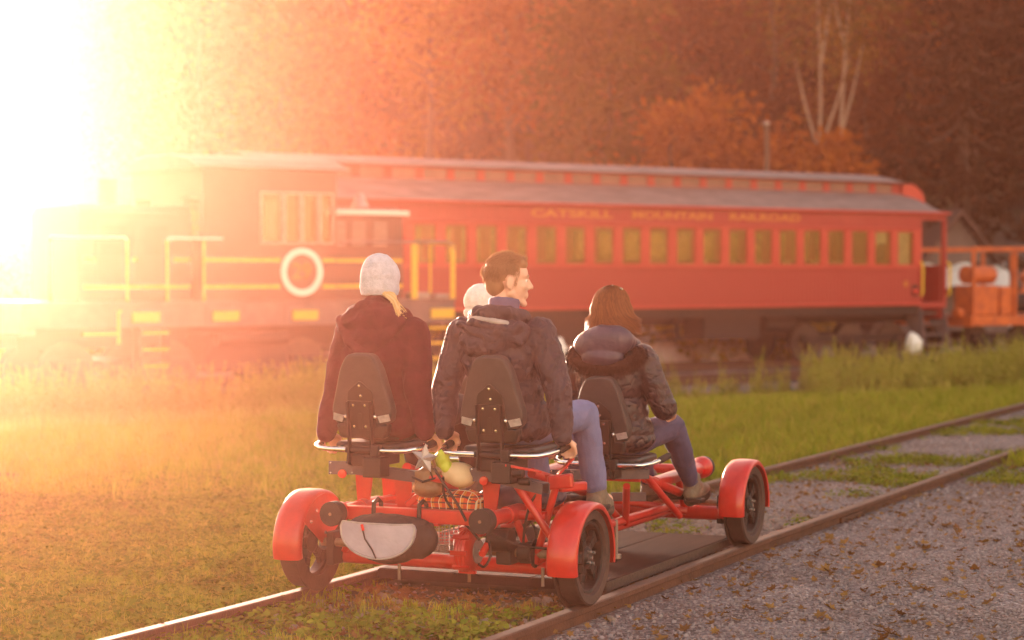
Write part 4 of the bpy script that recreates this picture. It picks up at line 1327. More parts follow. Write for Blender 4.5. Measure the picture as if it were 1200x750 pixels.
def lpos(o, loc):
    o.location = loc; return o
def make_wheel(parent, loc, side):
    M0 = MXR
    r = 0.23
    t = MB().lathe([(r-0.045, -0.045), (r-0.008, -0.050), (r, -0.042), (r, 0.042), (r-0.008, 0.050), (r-0.045, 0.045), (r-0.055, 0.03), (r-0.055, -0.03)], 56, M0, closed=True)
    w = t.build('wheel', M_tyre, parent, smooth=True, auto=40)
    w.location = loc
    fl = MB().lathe([(r-0.06, -0.052), (r+0.018, -0.052), (r+0.018, -0.060), (r-0.06, -0.060)], 48, M0 @ Matrix.Scale(side, 4, (0, 0, 1)), closed=True)
    fl.build('flange', M_tyre, w, smooth=True, auto=30)
    rim = MB().lathe([(r-0.056, -0.034), (r-0.056, 0.034), (r-0.072, 0.030), (r-0.072, -0.030)], 48, M0, closed=True)
    for k in range(5):
        a = 2*pi*k/5 + 0.3
        R = Matrix.Rotation(a, 4, 'X')
        for q in range(3):
            r0, r1 = (0.035, 0.085, 0.125)[q], (0.085, 0.125, r-0.062)[q]
            w0, w1 = (0.030, 0.020, 0.024)[q], (0.020, 0.024, 0.046)[q]
            vs = []
            for (rr_, ww_) in ((r0, w0), (r1, w1)):
                for xx in (-0.014, 0.014):
                    vs += [R @ Vector((xx, -ww_, rr_)), R @ Vector((xx, ww_, rr_))]
            rim.add(vs, [(0, 1, 3, 2), (4, 6, 7, 5), (0, 4, 5, 1), (2, 3, 7, 6), (0, 2, 6, 4), (1, 5, 7, 3)])
    rim.build('rim', M_black if True else None, w, bevel=0.004)
    hub = MB().lathe([(0.001, 0.038), (0.035, 0.036), (0.052, 0.02), (0.055, -0.02), (0.035, -0.03), (0.001, -0.03)], 24, M0 @ Matrix.Scale(side, 4, (0, 0, 1)))
    hub.build('hub', M_black, w, smooth=True)
    for k in range(5):
        a = 2*pi*k/4 + 0.6; rr_ = 0.0 if k == 4 else 0.036
        b = MB().lathe([(0.0005, 0.018), (0.008, 0.017), (0.009, 0.0)], 8, Matrix.Translation((side*0.03, rr_*cos(a), rr_*sin(a))) @ M0 @ Matrix.Scale(side, 4, (0, 0, 1)))
        b.build('bolt', M_bolt, w, smooth=True)
    return w
def make_fender(parent, loc, side, a0=-12, a1=196):
    r = 0.262; mb = MB(); n = 26
    sec = [(-0.088, r-0.035), (-0.090, r-0.012), (-0.078, r+0.003), (-0.04, r+0.009), (0.02, r+0.009), (0.058, r+0.004), (0.068, r-0.010), (0.068, r-0.022)]
    if side < 0: sec = [(-x, q) for x, q in reversed(sec)]
    full = sec + [(x*0.95, q-0.004) for x, q in reversed(sec)]
    m_ = len(full)
    for i in range(n+1):
        a = radians(a0 + (a1-a0)*i/n)
        for x, q in full: mb.v.append((x, q*cos(a), q*sin(a)))
    for i in range(n):
        for j in range(m_):
            p = i*m_+j; q = i*m_+(j+1) % m_
            mb.f.append((p, q, q+m_, p+m_))
    mb.f.append(tuple(range(m_))); mb.f.append(tuple(reversed([n*m_+j for j in range(m_)])))
    o = mb.build('fender', M_bikered, parent, smooth=True, auto=50); o.location = loc
    # inboard bracket plate with bolts
    pts = []
    for i in range(11):
        a = radians(30 + 120*i/10); pts.append(((r-0.012)*cos(a), (r-0.012)*sin(a)))
    pts += [(-0.12, 0.06), (-0.03, 0.0), (0.05, 0.02), (0.12, 0.06)]
    Mx = Matrix(((0, 1, 0, 0), (1, 0, 0, 0), (0, 0, 1, 0), (0, 0, 0, 1)))
    x = -0.090*side
    MB().prism(pts, x-0.003, x+0.003, Mx).build('bracket_plate', M_bikered, o, bevel=0.001)
    for (y, z) in ((-0.15, 0.12), (-0.09, 0.17), (0.08, 0.17), (0.0, 0.05)):
        MB().lathe([(0.0005, 0.008), (0.009, 0.006), (0.010, 0)], 8, Matrix.Translation((x-0.003*side, y, z)) @ MXR @ Matrix.Scale(-side, 4, (0, 0, 1))).build('bolt', M_bolt, o)
    return o
for side in (-1, 1):
    for y in (0.0, 2.55):
        make_wheel(bike, (side*0.755, y, 0.232), side)
        make_fender(bike, (side*0.755, y, 0.232), side, -8 if y else -12, 190 if y else 194)
# axles and frame
MB().cyl((-0.68, 0, 0.235), (0.68, 0, 0.235), 0.021, 14).build('rear_axle', M_rust, bike, smooth=True)
MB().cyl((-0.68, 2.55, 0.235), (0.68, 2.55, 0.235), 0.018, 12).build('front_axle', M_rust, bike, smooth=True)
def ftube(name, pts, r, m=None, n=14): return MB().tube(pts, r, n).build(name, m or M_bikered, bike, smooth=True)
ftube('rear_cross_tube', [(-0.64, 0.10, 0.155), (0.66, 0.10, 0.155)], 0.036)
ftube('front_cross_tube', [(-0.66, 2.50, 0.180), (0.67, 2.50, 0.180)], 0.042)
ftube('front_brace', [(0.42, 2.44, 0.19), (0.1, 2.2, 0.26), (-0.1, 2.2, 0.26), (-0.42, 2.44, 0.19)], 0.022)
for x in (-0.30, 0.30):
    ftube('side_tube', [(x, 0.10, 0.175), (x, 2.48, 0.19)], 0.03)
for x in (-0.62, 0.62):
    for y in (0.02, 2.52):
        MB().box(x-0.022, x+0.022, y-0.05, y+0.06, 0.12, 0.29).build('axle_bracket', M_black, bike, bevel=0.008)
MB().bar((-0.40, -0.30, 0.43), (0.375, -0.30, 0.43), 0.062, 0.066).build('rear_bumper_bar', M_bikered, bike, bevel=0.006)
MB().bar((0.02, -0.30, 0.393), (0.14, -0.30, 0.393), 0.075, 0.012).build('bumper_patch', M_bikered, bike, bevel=0.003)
for x in (-0.40, 0.40):
    ftube('buffer_tube', [(x, -0.31, 0.43), (x, 0.52 if x > 0 else 0.25, 0.43)], 0.036)
    ftube('buffer_sleeve', [(x, -0.12, 0.43), (x, 0.08, 0.43)], 0.043)
    o = MB().lathe([(0.001, 0.0), (0.045, 0.0), (0.059, 0.012), (0.060, 0.075), (0.001, 0.078)], 28, Matrix.Translation((x, -0.345, 0.43)) @ Matrix.Rotation(radians(90), 4, 'X') @ Matrix.Translation((0, 0, -0.0))).build('buffer', M_rubber, bike, smooth=True)
    MB().lathe([(0.001, 0.0), (0.052, 0.0), (0.052, 0.03), (0.001, 0.03)], 24, Matrix.Translation((x, -0.315, 0.43)) @ Matrix.Rotation(radians(90), 4, 'X')).build('buffer_flange', M_bikered, bike, smooth=True, auto=30)
    MB().lathe([(0.001, 0.0), (0.008, 0.0), (0.008, 0.004), (0.001, 0.006)], 10, Matrix.Translation((x, -0.423, 0.43)) @ Matrix.Rotation(radians(90), 4, 'X')).build('bolt', M_rust, o)
    ftube('buffer_tube', [(x, 1.95, 0.40), (x, 2.80, 0.42)], 0.038)
    MB().lathe([(0.001, 0.0), (0.030, 0.0), (0.055, 0.05), (0.066, 0.065), (0.066, 0.10), (0.001, 0.10)], 26, Matrix.Translation((x, 2.70, 0.42)) @ Matrix.Rotation(radians(-90), 4, 'X')).build('buffer_flange', M_bikered, bike, smooth=True, auto=40)
    MB().lathe([(0.001, 0.0), (0.062, 0.0), (0.064, 0.04), (0.055, 0.055), (0.001, 0.06)], 26, Matrix.Translation((x, 2.802, 0.42)) @ Matrix.Rotation(radians(-90), 4, 'X')).build('buffer', M_rubber, bike, smooth=True)
ftube('front_bumper_bar', [(-0.40, 2.62, 0.42), (0.40, 2.62, 0.42)], 0.03)
for x in (-0.40, 0.40):
    ftube('front_post', [(x, 2.48, 0.19), (x, 2.35, 0.41)], 0.024)
# seat pedestals, trusses and braces
def plate(pts, y, name='pedestal_plate', t=0.012, m=None, bev=0.003):
    return MB().prism(pts, y-t/2, y+t/2).build(name, m or M_bikered, bike, bevel=bev)
for sx_ in (-0.34, 0.36):
    for dy in (-0.06, 0.22):
        plate([(sx_-0.115, 0.60), (sx_-0.015, 0.60), (sx_-0.04, 0.42), (sx_-0.10, 0.42)], dy)
        plate([(sx_+0.10, 0.60), (sx_+0.20, 0.60), (sx_+0.20, 0.42), (sx_+0.125, 0.42)], dy)
ftube('seat_cross_tube', [(-0.52, -0.04, 0.425), (0.58, -0.04, 0.425)], 0.024)
ftube('seat_cross_tube', [(-0.52, 0.22, 0.425), (0.58, 0.22, 0.425)], 0.024)
for pts in ([(0.44, -0.10, 0.585), (0.655, -0.04, 0.255)], [(0.62, -0.02, 0.575), (0.50, 0.0, 0.19)], [(0.41, -0.04, 0.42), (0.475, 0.02, 0.19)], [(0.50, 0.02, 0.19), (0.66, 0.05, 0.30)],
            [(-0.44, -0.04, 0.42), (-0.56, 0.02, 0.19)], [(-0.20, 0.0, 0.42), (-0.28, 0.02, 0.17)]):
    ftube('truss_tube', pts, 0.019, n=12)
MB().bar((-0.16, -0.08, 0.45), (0.06, 0.02, 0.64), 0.05, 0.03).build('diagonal_brace', M_bikered, bike, bevel=0.004)
MB().bar((-0.52, 0.0, 0.43), (-0.1, 0.25, 0.50), 0.02, 0.02).build('diagonal_brace', M_bikered, bike, bevel=0.003)
for sx_ in (-0.33, 0.34):
    y0 = 1.35
    for a_, b_ in (((sx_-0.10, y0, 0.44), (sx_-0.02, y0+0.30, 0.20)), ((sx_+0.12, y0, 0.44), (sx_+0.0, y0+0.30, 0.20)), ((sx_+0.10, y0+0.28, 0.50), (sx_+0.16, y0+0.75, 0.20)), ((sx_+0.02, y0-0.1, 0.48), (sx_-0.10, y0+0.1, 0.22))):
        ftube('truss_tube', [a_, b_], 0.02, n=12)
    ftube('seat_tube', [(sx_-0.12, y0+0.15, 0.47), (sx_+0.14, y0+0.15, 0.47)], 0.022)
    ftube('seat_tube', [(sx_, 0.0 if sx_ < 0 else 0.6, 0.20 if sx_ < 0 else 0.22), (sx_, 2.40, 0.22)], 0.024)
ftube('pedal_boom', [(0.36, 0.28, 0.60), (0.44, 0.55, 0.52), (0.46, 0.85, 0.44)], 0.026)
ftube('pedal_boom', [(-0.34, 0.28, 0.60), (-0.34, 0.85, 0.44)], 0.026)
ftube('pedal_boom', [(0.40, 1.80, 0.44), (0.44, 2.35, 0.30)], 0.026)
ftube('pedal_boom', [(-0.34, 1.80, 0.44), (-0.34, 2.35, 0.30)], 0.026)
MB().bar((0.58, -0.02, 0.585), (0.70, 0.0, 0.60), 0.05, 0.07).build('seat_arm', M_bikered, bike, bevel=0.01)
MB().bar((0.62, 0.02, 0.56), (0.70, 0.16, 0.56), 0.04, 0.045).build('seat_arm', M_bikered, bike, bevel=0.01)
MB().bar((0.60, 0.05, 0.62), (0.66, 0.10, 0.70), 0.035, 0.012).build('seat_arm', M_bikered, bike, bevel=0.004)

# ---- a seat: everything bolted to one swivelling chair
def rrect(pts, r=0.02, n=4):
    """round the corners of a polygon"""
    out = []; N = len(pts)
    for i in range(N):
        p0 = Vector(pts[i-1]); p = Vector(pts[i]); p1 = Vector(pts[(i+1) % N])
        a = (p0-p); b = (p1-p); ra = min(r, a.length*0.45); rb = min(r, b.length*0.45)
        A = p + a.normalized()*ra; B = p + b.normalized()*rb
        for k in range(n+1):
            t = k/n; q = A*(1-t)**2 + p*2*t*(1-t) + B*t*t
            out.append((q.x, q.y))
    return out
def make_seat(loc, with_left_grip=True):
    s = empty('seat', loc, 0, bike)
    Rb = Matrix.Translation((0, -0.21, 0.0)) @ Matrix.Rotation(radians(6), 4, 'X')
    outer = rrect([(-0.070, 0.445), (0.070, 0.445), (0.110, 0.375), (0.168, 0.16), (0.150, 0.095), (-0.150, 0.095), (-0.168, 0.16), (-0.110, 0.375)], 0.032, 5)
    MB().prism(outer, -0.045, 0.02, Rb).build('backrest', M_pad, s, smooth=True, bevel=0.011, seg=3, auto=60)
    MB().prism(rrect([(-0.125, 0.055), (0.125, 0.055), (0.145, 0.13), (-0.145, 0.13)], 0.02), -0.048, 0.01, Matrix.Translation((0, 0, -0.03)) @ Rb).build('backrest_foot', M_vinyl, s, smooth=True, bevel=0.012, auto=60)
    inner = rrect([(0, 0.315), (0.066, 0.262), (0.088, 0.075), (-0.088, 0.075), (-0.066, 0.262)], 0.012, 3)
    MB().prism(inner, -0.052, -0.044, Rb).build('back_plate', M_vinyl, s, bevel=0.002)
    br = MB().box(-0.056, 0.056, -0.062, -0.0525, 0.07, 0.215, Rb).build('bracket', M_black, s, bevel=0.002)
    MB().prism(rrect([(-0.013, 0.075), (0.013, 0.075), (0.013, 0.155), (-0.013, 0.155)], 0.012), -0.0635, -0.0622, Rb).build('slot', M_vinyl, br)
    for x in (-0.062, 0.062):
        mb = MB(); mb.box(x-0.004, x+0.004, -0.082, -0.0525, 0.0, 0.215, Rb)
        mb.add([Rb @ Vector(p) for p in ((x-0.004, -0.082, 0.0), (x+0.004, -0.082, 0.0), (x+0.004, -0.05, 0.0), (x-0.004, -0.05, 0.0))] + [Vector((x*1.05-0.004, -0.30, -0.10)), Vector((x*1.05+0.004, -0.30, -0.10)), Vector((x*1.05+0.004, -0.24, -0.12)), Vector((x*1.05-0.004, -0.24, -0.12))],
               [(0, 1, 5, 4), (1, 2, 6, 5), (2, 3, 7, 6), (3, 0, 4, 7), (4, 5, 6, 7)])
        mb.build('upright', M_black, s, bevel=0.001)
    for (x, z) in ((-0.032, 0.195), (0.032, 0.195), (-0.032, 0.09), (0.032, 0.09), (0, 0.29), (0.006, 0.24)):
        MB().lathe([(0.0005, 0.007), (0.006, 0.006), (0.0075, 0)], 10, Rb @ Matrix.Translation((x, -0.062 if z < 0.22 else -0.052, z)) @ Matrix.Rotation(radians(90), 4, 'X')).build('bolt', M_bolt, s, smooth=True)
    for sd_ in (-1, 1):
        mb = MB(); mb.add([Rb @ Vector((sd_*x, y, z)) for x, y, z in ((0.092, -0.056, 0.140), (0.152, -0.052, 0.152), (0.158, -0.048, 0.118), (0.105, -0.056, 0.108))] + [Rb @ Vector((sd_*x, y+0.006, z)) for x, y, z in ((0.092, -0.056, 0.140), (0.152, -0.052, 0.152), (0.158, -0.048, 0.118), (0.105, -0.056, 0.108))],
                          [(0, 1, 2, 3), (7, 6, 5, 4), (0, 4, 5, 1), (1, 5, 6, 2), (2, 6, 7, 3), (3, 7, 4, 0)])
        mb.build('belt_tab', M_tab, s)
        MB().ell(Rb @ Vector((sd_*0.080, -0.058, 0.138)), 0.011, 10, 6).build('bolt', M_bolt, s, smooth=True)
    sp = rrect([(-0.19, -0.22), (0.19, -0.22), (0.17, 0.20), (-0.17, 0.20)], 0.06, 5)
    Mz = Matrix(((1, 0, 0, 0), (0, 0, 1, 0), (0, 1, 0, 0), (0, 0, 0, 1)))
    MB().prism(sp, -0.055, 0.0, Mz).build('cushion', M_vinyl, s, smooth=True, bevel=0.018, seg=3, auto=60)
    mb = MB(); mb.box(-0.085, 0.085, -0.26, -0.02, -0.115, -0.057); mb.build('seat_base', M_black, s, bevel=0.006)
    # handlebar under the seat, chrome ends with black grips
    y = -0.265; z = -0.035
    for sd_ in (-1, 1):
        pts = [(sd_*0.085, y, z), (sd_*0.18, y, z), (sd_*0.24, y+0.008, z+0.003), (sd_*0.28, y+0.045, z+0.012), (sd_*0.298, y+0.11, z+0.022)]
        h = MB().tube(pts, 0.0125, 12).build('handlebar', M_chrome, s, smooth=True)
        MB().tube([pts[-1], (sd_*0.300, y+0.125, z+0.024), (sd_*0.308, y+0.23, z+0.04)], [0.0165, 0.019, 0.018], 12).build('grip', M_rubber, h, smooth=True)
    MB().cyl((-0.086, y, z), (0.086, y, z), 0.017, 12).build('bar_clamp', M_black, s, smooth=True)
    MB().box(0.06, 0.10, y-0.025, y+0.025, z-0.03, z+0.03).build('bar_clamp', M_black, s, bevel=0.008)
    return s
SEATS = {'rl': (-0.325, 0.03, 0.765), 'rr': (0.375, 0.03, 0.765), 'fl': (-0.36, 1.48, 0.60), 'fr': (0.36, 1.48, 0.60)}
for k in ('rl', 'rr', 'fl', 'fr'): make_seat(SEATS[k])
# channels under the rear seats with grey end plates and round red reflectors
def channel(p0, p1, plate_at):
    p0, p1 = Vector(p0), Vector(p1)
    mb = MB(); mb.bar(p0, p1, 0.05, 0.006); 
    d = (p1-p0).normalized(); n_ = Vector((d.y, -d.x, 0)).normalized()
    mb.bar(p0 + n_*0.025 + Vector((0, 0, -0.027)), p1 + n_*0.025 + Vector((0, 0, -0.027)), 0.005, 0.048)
    mb.bar(p0 - n_*0.025 + Vector((0, 0, -0.027)), p1 - n_*0.025 + Vector((0, 0, -0.027)), 0.005, 0.048)
    ch = mb.build('seat_channel', M_black if False else M_plategrey, bike, bevel=0.001)
    c = Vector(plate_at)
    Mp = Matrix.Translation(c) @ Matrix.Rotation(radians(14), 4, 'Z')
    pl_ = MB().box(-0.065, 0.065, -0.004, 0.004, -0.036, 0.030, Mp).build('end_plate', M_plategrey, bike, bevel=0.002)
    for (x, z) in ((-0.055, -0.028), (0.055, -0.028), (-0.055, 0.022), (0.055, 0.022)):
        MB().lathe([(0.0005, 0.004), (0.004, 0.003), (0.0045, 0)], 8, Mp @ Matrix.Translation((x, -0.004, z)) @ Matrix.Rotation(radians(90), 4, 'X')).build('bolt', M_bolt, pl_)
    MB().lathe([(0.0005, 0.014), (0.020, 0.012), (0.023, 0.0)], 18, Mp @ Matrix.Translation((0.005, -0.004, -0.032)) @ Matrix.Rotation(radians(90), 4, 'X')).build('reflector', M_lamp_red, pl_, smooth=True)
channel((-0.46, -0.13, 0.655), (-0.03, -0.16, 0.625), (-0.475, -0.17, 0.635))
channel((0.33, -0.13, 0.645), (0.66, -0.24, 0.605), (0.30, -0.17, 0.630))
channel((0.16, 1.16, 0.53), (0.56, 1.42, 0.53), (0.18, 1.10, 0.51))
MB().tube([(-0.02, -0.16, 0.60), (0.10, -0.2, 0.60)], 0.02, 10).build('link_rod', M_bikered, bike, smooth=True)
mb = MB(); mb.box(0.40, 0.50, -0.30, -0.20, 0.60, 0.70); mb.cyl((0.50, -0.27, 0.65), (0.56, -0.27, 0.65), 0.02, 10); mb.cyl((0.52, -0.24, 0.61), (0.58, -0.24, 0.61), 0.018, 10)
mb.build('seat_latch', M_black, bike, bevel=0.006)
mb = MB(); mb.box(-0.30, -0.20, -0.28, -0.18, 0.60, 0.70); mb.build('seat_latch', M_black, bike, bevel=0.006)
MB().bar((0.47, -0.29, 0.69), (0.62, -0.20, 0.655), 0.03, 0.012).build('lever', M_bikered, bike, bevel=0.003)
# drive: ribbed red drum, gearbox, chain ring, cables
dm = MB().lathe([(0.001, -0.035), (0.085, -0.034), (0.100, -0.028), (0.104, -0.018), (0.100, -0.010), (0.104, -0.002), (0.100, 0.006), (0.104, 0.014), (0.098, 0.026), (0.07, 0.034), (0.03, 0.042), (0.001, 0.044)], 36, Matrix.Translation((0.185, -0.10, 0.245)) @ MXR)
dm = dm.build('brake_drum', M_bikered, bike, smooth=True, auto=28)
for k in range(8):
    a = 2*pi*k/8
    MB().box(-0.045, 0.045, 0.096, 0.112, -0.012, 0.012, Matrix.Translation((0.185, -0.10, 0.245)) @ Matrix.Rotation(a, 4, 'X')).build('drum_lug', M_bikered, dm, bevel=0.004)
MB().lathe([(0.001, -0.015), (0.06, -0.015), (0.06, -0.010), (0.001, -0.010)], 32, Matrix.Translation((0.255, -0.10, 0.245)) @ MXR).build('brake_disc', M_steel, bike, smooth=True, auto=30)
mb = MB(); mb.cyl((0.21, -0.10, 0.245), (0.30, -0.10, 0.245), 0.012, 10)
mb.build('drum_axle', M_bolt, bike, smooth=True)
mb = MB(); mb.box(0.32, 0.40, -0.07, 0.08, 0.18, 0.29); mb.cyl((0.42, 0, 0.24), (0.49, 0, 0.24), 0.055, 18); mb.cyl((0.28, -0.05, 0.30), (0.40, -0.05, 0.30), 0.06, 18)
mb.build('gearbox', M_black, bike, bevel=0.01)
mb = MB(); 
tooth = []
for k in range(48):
    a = 2*pi*k/48; r_ = 0.075 if k % 2 else 0.068
    tooth.append((r_*cos(a), r_*sin(a)))
Mx = Matrix(((0, 1, 0, 0), (1, 0, 0, 0), (0, 0, 1, 0), (0, 0, 0, 1)))
mb.prism(tooth, 0.50, 0.506, Matrix.Translation((0, 0, 0.24)) @ Mx); mb.build('chain_ring', M_black, bike)
MB().cyl((0.29, -0.16, 0.24), (0.29, -0.06, 0.30), 0.018, 10).build('brake_pad', M_lamp_red, bike, smooth=True)
for pts in ([(0.09, -0.28, 0.66), (0.16, -0.30, 0.58), (0.24, -0.33, 0.50), (0.29, -0.34, 0.42)], [(0.30, -0.1, 0.30), (0.36, -0.2, 0.24), (0.33, -0.22, 0.18), (0.27, -0.15, 0.19)],
            [(0.55, -0.05, 0.56), (0.50, -0.08, 0.48), (0.46, -0.05, 0.33), (0.44, 0.0, 0.25)], [(0.30, -0.28, 0.40), (0.40, -0.2, 0.33), (0.46, -0.1, 0.28), (0.60, -0.05, 0.27)],
            [(0.15, -0.30, 0.62), (0.10, -0.2, 0.5), (0.20, -0.12, 0.36), (0.25, -0.1, 0.30)], [(0.50, 0.05, 0.56), (0.44, 0.02, 0.42), (0.52, 0.02, 0.33), (0.44, -0.02, 0.2)]):
    q = []
    for i in range(len(pts)-1):
        for t in (0, 0.33, 0.66): q.append(Vector(pts[i]).lerp(Vector(pts[i+1]), t))
    q.append(Vector(pts[-1])); 
    for _ in range(2): q = [q[0]] + [(q[i-1]+q[i]*2+q[i+1])/4 for i in range(1, len(q)-1)] + [q[-1]]
    MB().tube(q, 0.0065, 8).build('cable', M_rubber, bike, smooth=True)
ftube('strut', [(0.30, 0.0, 0.40), (0.33, -0.02, 0.22)], 0.010, M_steel, 8)
ftube('strut', [(0.47, 0.1, 0.42), (0.34, 0.0, 0.27)], 0.012, M_black, 8)
ftube('stop_rod', [(-0.25, 0.02, 0.14), (-0.25, 0.02, 0.06)], 0.009, M_steel, 8)
ftube('stop_rod', [(0.52, 0.05, 0.16), (0.52, 0.05, 0.07)], 0.009, M_steel, 8)
ftube('stop_rod', [(0.10, 0.10, 0.14), (0.10, 0.10, 0.06)], 0.009, M_rust, 8)
rod = ftube('jack_rod', [(0.36, 1.45, 0.24), (0.36, 1.45, 0.045)], 0.011, M_steel, 10)
MB().cyl((0.36, 1.45, 0.028), (0.36, 1.45, 0.05), 0.03, 12).build('foot', M_steel, rod)
mb = MB(); mb.box(0.04, 0.36, 1.24, 1.36, 0.33, 0.385); mb.box(0.06, 0.28, 1.26, 1.34, 0.27, 0.32)
mb.build('battery_tray', M_black, bike, bevel=0.012)
MB().bar((0.24, 1.68, 0.34), (0.42, 1.76, 0.34), 0.02, 0.05).build('sign_plate', M_plategrey, bike, bevel=0.002)
# pedals and cranks ahead of each seat
for (x, y, z) in ((0.44, 0.74, 0.42), (-0.34, 0.74, 0.42), (0.42, 2.30, 0.30), (-0.34, 2.30, 0.30)):
    c = MB().cyl((x-0.08, y, z), (x+0.08, y, z), 0.03, 14).build('crank_hub', M_black, bike, smooth=True)
    for sd_, a in ((-1, 0.5), (1, 0.5+pi)):
        p = Vector((x+sd_*0.085, y, z)); q = p + Vector((0, cos(a)*0.10, sin(a)*0.10*0.4))
        MB().bar(p, q, 0.012, 0.025, (1, 0, 0)).build('crank', M_steel, c, bevel=0.003)
        MB().box(q.x+sd_*0.008-0.0+(-0.09 if sd_ < 0 else 0), q.x+sd_*0.008+(0.0 if sd_ < 0 else 0.09), q.y-0.045, q.y+0.045, q.z-0.012, q.z+0.012).build('pedal', M_black, c, bevel=0.004)
# wire basket between the rear seats
mb = MB()
x0, x1, y0, y1, z0, z1 = -0.10, 0.12, -0.22, 0.14, 0.25, 0.41
for i in range(8):
    x = x0 + (x1-x0)*i/7
    mb.tube([(x, y0, z1), (x, y0, z0), (x, y1, z0), (x, y1, z1)], 0.0028, 5)
for i in range(6):
    z = z0 + (z1-z0)*i/5
    mb.tube([(x0, y0, z), (x1, y0, z), (x1, y1, z), (x0, y1, z), (x0, y0, z)], 0.0028, 5)
for i in range(8):
    y = y0 + (y1-y0)*i/7
    mb.tube([(x0, y, z1), (x0, y, z0), (x1, y, z0), (x1, y, z1)], 0.0028, 5)
bk = mb.build('basket', M_steel, bike, smooth=True, auto=None); tag(bk, kind='stuff')

# ------------------------------------------------------------------ wooden platform the bike passes over
deck = empty('turning_platform', bw(0, 0.62, 0.0), -BANG)
tag(deck, 'flat dark brown board platform lying between the rails under the rail bike', 'platform')
bx_ = [(-0.66, 0.33), (0.335, 0.66)]
for (a, b) in ((-0.68, -0.24), (-0.236, 0.21), (0.214, 0.62)):
    MB().box(a, b, 0, 2.08, -0.022, 0.022).build('board', M_deck, deck, bevel=0.004)
MB().box(-0.68, 0.62, -0.008, -0.002, -0.03, 0.016).build('edge_strip', M_deck, deck)
MB().box(0.622, 0.630, 0.0, 2.08, -0.03, 0.018).build('edge_strip', M_tie, deck)
for y in (0.2, 1.0, 1.9):
    MB().box(-0.62, 0.56, y-0.04, y+0.04, -0.13, -0.023).build('bearer', M_tie, deck)

# ------------------------------------------------------------------ things carried on the bike
def place(o, u, v, z, rz=0.0):
    o.location = bw(u, v, z); o.rotation_euler = (0, 0, -BANG + rz); return o
def blob(name, mb, m, parent, voxel=0.008, it=6, disp=None, factor=0.5, smooth=True):
    """union of closed shapes, smoothed into one continuous surface"""
    me = bpy.data.meshes.new(name); me.from_pydata(mb.v, [], mb.f); me.update()
    o = bpy.data.objects.new(name, me); COL.objects.link(o)
    r = o.modifiers.new('remesh', 'REMESH'); r.mode = 'VOXEL'; r.voxel_size = voxel; r.use_smooth_shade = True
    if it:
        s_ = o.modifiers.new('smooth', 'SMOOTH'); s_.factor = factor; s_.iterations = it
    dg = bpy.context.evaluated_depsgraph_get()
    me2 = bpy.data.meshes.new_from_object(o.evaluated_get(dg))
    o.modifiers.clear(); o.data = me2; bpy.data.meshes.remove(me)
    me2.name = name
    n = len(me2.vertices)
    if disp is not None:
        co = np.empty(n*3, dtype=np.float32); me2.vertices.foreach_get('co', co); co = co.reshape(-1, 3).astype(float)
        no = np.empty(n*3, dtype=np.float32); me2.vertex_normals.foreach_get('vector', no); no = no.reshape(-1, 3)
        co = co + no*disp(co)[:, None]
        me2.vertices.foreach_set('co', co.astype(np.float32).ravel()); me2.update()
    me2.materials.clear(); me2.materials.append(m)
    me2.shade_smooth()
    if parent: o.parent = parent
    return o
def n3(p, sc, seed=0):
    p = np.asarray(p)*sc + seed*17.13
    i = np.floor(p).astype(np.int64); f = p - i; f = f*f*(3-2*f)
    def h(a, b, c):
        q = (a*374761393 + b*668265263 + c*2147483647 + 12345) & 0x7fffffff
        q = ((q ^ (q >> 13)) * 1274126177) & 0x7fffffff
        return ((q >> 3) & 0xffff)/65535.0
    r = 0
    for dx in (0, 1):
        for dy in (0, 1):
            for dz in (0, 1):
                w = (f[:, 0] if dx else 1-f[:, 0])*(f[:, 1] if dy else 1-f[:, 1])*(f[:, 2] if dz else 1-f[:, 2])
                r = r + w*h(i[:, 0]+dx, i[:, 1]+dy, i[:, 2]+dz)
    return r
def folds(amp, sc=14, seed=0, stretch=(1, 1, 0.55), fine=0.35):
    def f(co):
        warp = np.stack([n3(co, 5, seed+1), n3(co, 5, seed+2), n3(co, 5, seed+3)], 1)*0.12
        q = (co + warp)*np.array(stretch)
        a = 1 - np.abs(2*n3(q, sc, seed)-1)*2       # ridges
        b = 1 - np.abs(2*n3(q, sc*2.3, seed+5)-1)*2
        return amp*(a*0.7 + fine*b*0.6)
    return f
# handlebar bag hung from the bumper bar
bag = empty('handlebar_bag'); place(bag, -0.095, -0.37, 0.33)
bag.scale = (1.12, 1, 1.2)
tag(bag, 'black zipped bag with a pale grey rounded panel hanging from the red rear bumper bar', 'bag')
mb = MB()
mb.ell((0, -0.03, 0.035), (0.20, 0.085, 0.06)); mb.ell((0, -0.04, -0.03), (0.155, 0.085, 0.075)); mb.ell((0.13, -0.02, 0.0), (0.10, 0.07, 0.08)); mb.box(-0.16, 0.19, -0.07, 0.03, -0.02, 0.06)
blob('bag_body', mb, M_bagblack, bag, 0.007, 4, folds(0.006, 16, 3))
pan = []
for i in range(25):
    a = pi*i/24 + pi
    pan.append((0.172*cos(a), 0.02 + 0.105*sin(a)))
pan = [(-0.165, 0.055), (-0.175, 0.035)] + pan[1:-1] + [(0.175, 0.035), (0.165, 0.055), (0.08, 0.050), (-0.08, 0.050)]
Mb = Matrix.Translation((-0.01, -0.122, 0.01)) @ Matrix.Rotation(radians(-4), 4, 'X')
fp = MB().prism(pan, -0.006, 0.03, Mb).build('front_panel', M_baggrey, bag, smooth=True, bevel=0.005, auto=60)
rimp = [Mb @ Vector((x*1.015, -0.004, (z-0.01)*1.03+0.01)) for x, z in pan]
MB().tube(rimp + [rimp[0]], 0.004, 6).build('piping', M_tab, bag, smooth=True)
